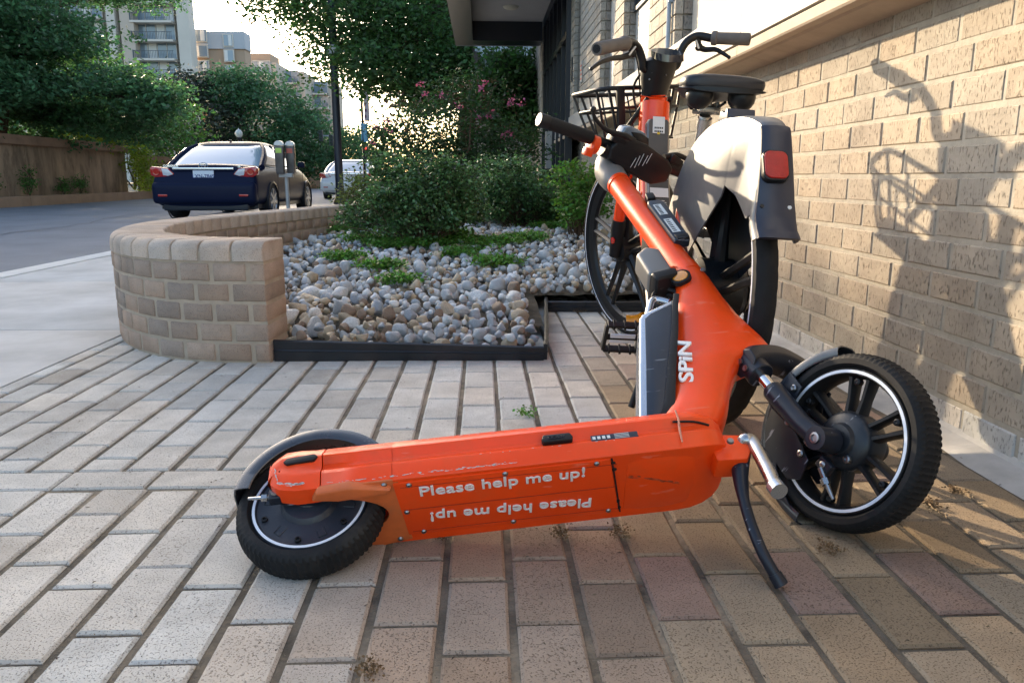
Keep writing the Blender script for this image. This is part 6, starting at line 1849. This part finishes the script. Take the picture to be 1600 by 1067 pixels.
# handlebar: pixels traced in planes across the steered bar
barm = []
L_px = [((1006, 108), -.005), ((1003, 92), -.01), ((996, 74), -.02), ((984, 66), -.04), ((975, 69), -.07), ((955, 72), -.11), ((932, 77), -.15)]
R_px = [((1056, 104), -.005), ((1062, 84), -.005), ((1073, 66), -.01), ((1090, 57), -.02), ((1112, 60), -.05), ((1140, 61), -.085), ((1172, 62), -.13)]
lp_ = [SXp(*q, x) for q, x in L_px]; rp_ = [SXp(*q, x) for q, x in R_px]
mb = MB()
mb.tube(spline([Vector((0, .02, .0))]+lp_, 6), .0135, 16); mb.tube(spline([Vector((0, -.02, .0))]+rp_, 6), .0135, 16)
bar = bb(mb, 'handlebar', m_black, world=ST4)
for nm, q in (('l', lp_), ('r', rp_)):
    mb = MB(); d = (q[-1]-q[-2]).normalized()
    a0 = q[3].lerp(q[4], .6) if nm == 'l' else q[4]
    mb.tube([a0, a0+d*.004, a0.lerp(q[-1], .12), a0.lerp(q[-1], .16), q[-1]-d*.004, q[-1]], [.021, .0235, .0235, .0195, .0205, .0185], 24)
    g_ = mb.build('grip', m_gripg, bar, world=ID)
    mb = MB(); mb.tube([q[-1]-d*.002, q[-1]+d*.0015], .0125, 18); mb.tube([q[-1], q[-1]+d*.0025], .005, 12); mb.build('grip_plug', m_black, g_, world=ID)
    # lever
    mb = MB()
    if nm == 'l': L3 = [((988, 84), -.03), ((972, 90), -.04), ((955, 92), -.07), ((938, 98), -.10), ((924, 108), -.12)]
    else: L3 = [((1092, 74), -.02), ((1102, 78), -.03), ((1118, 78), -.05), ((1130, 84), -.07), ((1139, 90), -.085)]
    lv2 = [SXp(*a, x) for a, x in L3]; n_ = (len(lv2)-1)*5+1
    mb.tube(spline(lv2, 5), [.011-.0055*i/(n_-1) for i in range(n_)], 10); mb.ball(lv2[-1], .0065, 10)
    mb.tube([lv2[0]+Vector((0, 0, .0)), q[3]], .010, 10); mb.ball(lv2[0], .014, 12); mb.build('brake_lever', m_black, bar, world=ID)
    mb = MB(); c_ = SXp(983, 82, -.03) if nm == 'l' else SXp(1083, 72, -.015)
    mb.tube([c_+Vector((-.022, .012 if nm == 'l' else -.008, -.012)), c_+Vector((-.022, -.012 if nm == 'l' else .003, .014))], .0028, 6); mb.build('lever_label', m_lab, bar, world=ID)
for y in (.03, -.03):
    btube('brake_cable', [lp_[3] if y > 0 else rp_[3], (.06, y*1.5, .02), (.07, y, -.1), (.06, y*.5, -.2)], .003, m_black, bar, seg=6)
btube('cable_bundle', [(.055, .03, -.005), (.085, .05, -.06), (.075, .035, -.16), (.05, .01, -.25)], .0045, m_black, bar, seg=8)
btube('brake_hose', [(.45, .045, .34), (.30, .05, .36), (.12, .062, .36), (.03, .075, .345)], .003, m_black, fr, seg=6)
for s_, z_ in ((1, .55), (1, .47)):
    mb = MB(); mb.lathe([(.006, 0), (.0055, .003), (0, .003)], (.70+(z_-.5)*.6, .051, z_), (0, 1, 0), 12); mb.build('frame_bolt', m_steel, fr, world=ID)
# basket
mb = MB()
def wire(pts, r=.0042, closed=False, n=4): mb.tube(spline(pts, n, closed) if len(pts) > 2 else pts, r, 8, closed=closed)
bx0, bx1 = .09, .33
def rect(z, y, x0, x1, r=.05):
    P2 = []
    for (cx, cy, a0) in ((x1-r, y-r, 0), (x0+r, y-r, 90), (x0+r, -(y-r), 180), (x1-r, -(y-r), 270)):
        for k in range(4): a = R_(a0+k*30); P2.append(Vector((cx+r*math.cos(a), cy+r*math.sin(a), z)))
    return P2
top, mid, bot = rect(-.055, .165, bx0, bx1+.03), rect(-.12, .152, bx0, bx1+.01), rect(-.225, .130, bx0+.01, bx1-.03)
mb.tube(top, .0080, 8, closed=True); mb.tube(mid, .0052, 8, closed=True); mb.tube(bot, .0055, 8, closed=True)
for k in range(0, 16, 2): mb.tube([top[k], mid[k], bot[k]], .0050, 6)
for y in (-.08, -.03, .03, .08): mb.tube([(bx0+.01, y, -.225), (bx1-.03, y, -.225)], .0035, 6); mb.tube([(bx1+.03, y, -.055), (bx1+.01, y, -.12), (bx1-.03, y, -.225)], .0035, 6)
bk = bb(mb, 'basket', m_black, world=ST4)
mb = MB(); mb.box((bx0+.13, 0, -.229), (.22, .25, .006), b=.002); mb.box((bx0-.004, .100, -.125), (.012, .030, .15), b=.004); mb.build('basket_plate', m_black, bk, world=ID)
mb = MB(); mb.tube([(0, .045, -.10), (bx0+.01, .08, -.20)], .009, 8); mb.build('basket_bracket', m_black, bk, world=ID); mb = MB(); mb.tube([(0, -.045, -.10), (bx0+.01, -.08, -.20)], .009, 8); mb.build('basket_bracket', m_black, bk, world=ID)
# saddle
mb = MB()
sxp = [(.045, .083, .0), (.055, .098, 0), (.085, .105, .004), (.13, .098, .002), (.19, .070, -.004), (.25, .040, -.004), (.31, .025, -.002), (.335, .017, -.008), (.345, .007, -.014)]
rings = []
for i, (x, w_, dz) in enumerate(sxp):
    z = .822+dz; e = .6 if i in (0, len(sxp)-1) else 1
    rings.append([Vector((x, w_*math.copysign(abs(math.cos(t))**.7, math.cos(t)), z+(.020*e*abs(math.sin(t))**.6 if math.sin(t) > 0 else -.024*e*abs(math.sin(t))**.5))) for t in [k*PI/12 for k in range(24)]])
SAD = Matrix.Translation((0, .010, .0))
mb.loft(rings); sd_ = bb(mb, 'saddle', mat('saddle_vinyl', (.010, .012, .018), rough=.40, coat=.05, bump=.0003, bscale=300), world=SAD, ang=60, sub=1)
mb = MB()
mb.loft([[Vector((x, w_*1.02*math.copysign(abs(math.cos(t))**.7, math.cos(t)), .806+.007*math.sin(t)+dz)) for t in [k*PI/12 for k in range(24)]] for (x, w_, dz) in sxp]); mb.build('saddle_rim', m_black, sd_, world=ID, ang=60)
for s in (-1, 1):
    mb = MB(); mb.ball((.090, s*.052, .795), (.034, .034, .034), 16); mb.tube([(.12, s*.022, .785), (.22, s*.022, .772), (.31, s*.012, .80)], .0038, 8); mb.build('saddle_spring', m_black, sd_, world=ID)
pt, pb_ = BXp(1104, 182, .20), BXp(1078, 250, .30)
pt = Vector((.215, .008, .745)); pb_ = Vector((.30, .0, .585))
u_ = (pb_-pt).normalized()
mb = MB(); mb.tube([pt+Vector((0, 0, .015)), pb_], .0150, 24); mb.tube([pt-u_*.01, pt+u_*.02], .019, 20)
sp_ = bb(mb, 'seat_post', mat('post_alu', (.62, .60, .58), rough=.25, metal=.9, var=.05))
mb = MB(); mb.box((.205, .008, .772), (.07, .055, .016), b=.005)
for y in (-.02, 0, .02): mb.box((.205, .008+y, .785), (.06, .008, .012), b=.002)
mb.lathe([(.006, -.036), (.006, .036)], (.205, .008, .768), (0, 1, 0), 10); mb.build('saddle_clamp', m_steel, sp_, world=ID)
mb = MB(); mb.tube([pb_-u_*.008, pb_+u_*.045], .0235, 22); mb.tube([pb_+Vector((-.03, 0, .0)), pb_+Vector((-.035, .045, .006))], .006, 8); mb.build('seat_clamp', m_steel, sp_, world=ID)
# rear fender: shell over the wheel with skirts and a broad back
cz_ = RW
FT = [(22, .372, .058), (40, .366, .060), (60, .368, .060), (80, .378, .058), (95, .392, .055), (108, .415, .048), (118, .440, .039), (124, .452, .032), (127, .450, .031), (133, .425, .033), (139, .402, .036), (145, .384, .039), (150, .375, .042), (154, .377, .042), (157, .388, .043)]
def fsec(a):      # radius and half width at a degrees from +x over the top to the back
    a = max(FT[0][0], min(FT[-1][0], a))
    for i in range(len(FT)-1):
        if FT[i][0] <= a <= FT[i+1][0]:
            t = (a-FT[i][0])/(FT[i+1][0]-FT[i][0]); return FT[i][1]+(FT[i+1][1]-FT[i][1])*t, FT[i][2]+(FT[i+1][2]-FT[i][2])*t
def rline(a, p, q):
    c, s = math.cos(R_(a)), math.sin(R_(a)); dx, dz = q[0]-p[0], q[1]-p[1]
    return (p[0]*dz-p[1]*dx)/(c*dz-s*dx)
def rin(a):
    R0 = fsec(a)[0]
    if a < 41: return R0-.02-(R0-.02-.10)*((a-22)/19)**.6
    if a < 115: return max(.10, rline(a, (.073, .065), (-.122, .243)))
    if a < 121: return .274
    if a < 147: return min(R0-.03, rline(a, (-.142, .236), (-.285, .175)))
    return R0-.030
mb = MB(); rings = []
angs = sorted(set([22+135*i/60 for i in range(61)]+[115, 121, 124, 127, 147]))
for a in angs:
    R0, w_ = fsec(a); ri = rin(a)
    L_l = [(-w_-.001, ri-R0), (-w_-.003, (ri-R0)*.6), (-w_-.001, min(-.012, (ri-R0)*.18)), (-w_+.006, -.003), (-w_*.6, .001), (0, .002), (w_*.6, .001), (w_-.006, -.003), (w_+.001, min(-.012, (ri-R0)*.18)), (w_+.003, (ri-R0)*.6), (w_+.001, ri-R0)]
    pr2 = [(y-.0035*(1 if y > 0 else -1 if y < 0 else 0), z-(.004 if abs(z) < .02 else 0)) for y, z in L_l[::-1]]
    rings.append([Vector(((R0+z)*math.cos(R_(a)), y, cz_+(R0+z)*math.sin(R_(a)))) for y, z in L_l+pr2])
mb.loft(rings); fd = bb(mb, 'rear_fender', m_fend, ang=38)
# back strip in darker navy, painting in the shade on the fender's back
mb = MB(); rings = []
for a in [126+31.3*i/28 for i in range(29)]:
    R0, w_ = fsec(min(a, 157)); k_ = w_*.97
    rings.append([Vector(((R0+z)*math.cos(R_(a)), y, cz_+(R0+z)*math.sin(R_(a)))) for y, z in [(-k_, -.006), (-k_, .002), (-k_*.8, .0055), (0, .0068), (k_*.8, .0055), (k_, .002), (k_, -.006)]])
mb.loft(rings); bs2 = mb.build('back_panel', m_fback, fd, world=ID, ang=45)
def onfend(a, up=.0):
    R0, w_ = fsec(a); e = Vector((math.cos(R_(a)), 0, math.sin(R_(a)))); t = Vector((-math.sin(R_(a)), 0, math.cos(R_(a))))
    return Vector((0, 0, cz_))+e*(R0+.006+up), e, t
c, e, t = onfend(136.5); c = c+Vector((0, .006, 0))
rrp = []
for (cx, cy, a0) in ((.023, .028, 0), (-.023, .028, 90), (-.023, -.028, 180), (.023, -.028, 270)):
    for k in range(5): a = R_(a0+k*22.5); rrp.append((cx*.62+.016*math.cos(a), cy*.72+.016*math.sin(a)))
ez = (e*.85+Vector((-1, 0, 0))*.5).normalized(); tz = Vector((0, 1, 0)).cross(ez).normalized()
mb = MB(); mb.prism([(x*1.12*.78, y*1.12*.82) for x, y in rrp], c, Vector((0, 1, 0)), tz, ez, -.012, .008, b=.003); rl = mb.build('tail_lamp_bezel', m_black, fd, world=ID)
mb = MB(); mb.prism([(x*.78, y*.82) for x, y in rrp], c, Vector((0, 1, 0)), tz, ez, .004, .0115, b=.003, seg=3)
mb.build('tail_lamp', mat('tail_red', (.42, .008, .005), rough=.35, coat=.15, bump=.0012, bscale=220, var=.15, scale=60), fd, world=ID)
for y in (-.026, .030):
    c2, e2, t2 = onfend(147); mb = MB(); mb.lathe([(.0042, -.002), (.0042, .0016), (0, .0016)], c2+Vector((0, y, 0))-e2*.001, e2, 14); mb.build('fender_hole', m_black if y > 0 else m_lab, fd, world=ID)
mb = MB(); mb.tube([(-.02, -.050, .345), (-.08, -.046, .46), (-.12, -.034, .53)], .005, 8); mb.build('fender_stay', m_black, fd, world=ID)
mb = MB(); mb.lathe([(.05, -.002), (.05, .002), (.345, .002), (.345, -.002)], (0, -.031, RW), (0, -1, 0), 30, R_(30), R_(152), ref=(1, 0, 0)); mb.build('inner_liner', m_black, fd, world=ID)
mb = MB(); mb.prism([(-.02, .725), (-.035, .75), (-.065, .742), (-.08, .752), (-.09, .725)], (0, 0, 0), (1, 0, 0), (0, 0, 1), (0, 1, 0), -.02, .045, b=.003); mb.build('rack_lug', m_fback, fd, world=ID)
# cranks, chain guard, pedals
mb = MB(); mb.lathe([(0, -.055), (.035, -.055), (.07, -.05), (.072, -.035), (.03, -.03), (.03, .05), (.0, .055)], (.45, 0, .295), (0, 1, 0), 30)
crk = bb(mb, 'crank_set', m_black)
pc = BL_(972, 527, .165)
pc = Vector((.30, .165, .165)); pc = BL_(972, 527, .17)
mb = MB(); mb.tube([(.45, .06, .295), (pc.x+.01, .085, pc.z+.005)], [.014, .010], 12); mb.tube([(.45, -.06, .295), (.9-pc.x, -.085, .59-pc.z)], [.014, .010], 12); mb.build('crank_arm', m_black, crk, world=ID)
def pedal(c, s):
    mb = MB(); w_, l_ = .048, .046
    for x in (-l_, l_): mb.box((c.x+x, c.y, c.z), (.010, .096, .022), b=.003)
    for y in (-w_, w_): mb.box((c.x, c.y+y, c.z), (l_*2, .010, .020), b=.003)
    for x in (-l_, l_):
        for y in (-.03, 0, .03): mb.box((c.x+x, c.y+y, c.z), (.014, .006, .028), b=.001)
    mb.tube([(c.x, c.y-.06*s, c.z), (c.x, c.y+.05*s, c.z)], .009, 12)
    return mb
PT = Matrix.Translation(pc) @ Matrix.Rotation(R_(58), 4, 'Y') @ Matrix.Translation(-pc)
pedal(pc, 1).build('pedal', m_black, crk, world=PT)
mb = MB(); mb.box((pc.x, pc.y, pc.z-.005), (.03, .07, .006), b=.001); mb.build('pedal_reflector', m_refl, crk, world=PT)
pedal(Vector((.9-pc.x, -.17, .59-pc.z)), -1).build('pedal', m_black, crk, world=ID)
mb = MB(); mb.tube([(.45, -.062, .335), (.2, -.066, .355), (0, -.07, .385), (-.045, -.07, .35), (-.03, -.07, .30), (.1, -.066, .28), (.45, -.062, .255)], .0045, 6); bb(mb, 'chain', m_steel)
mb = MB(); mb.box((-.02, -.085, .27), (.03, .02, .10), b=.005); mb.lathe([(.02, -.004), (.02, .004)], (-.03, -.075, .24), (0, 1, 0), 14); bb(mb, 'derailleur', m_black)
btube('kickstand', [(.10, .075, .32), (.06, .13, .16), (.05, .17, .012)], .009, m_black)
mb = MB(); mb.box((.52, .058, .42), (.10, .02, .10), b=.008); mb.box((.62, .0, .40), (.12, .09, .12), b=.02); bb(mb, 'motor_cover', m_black)
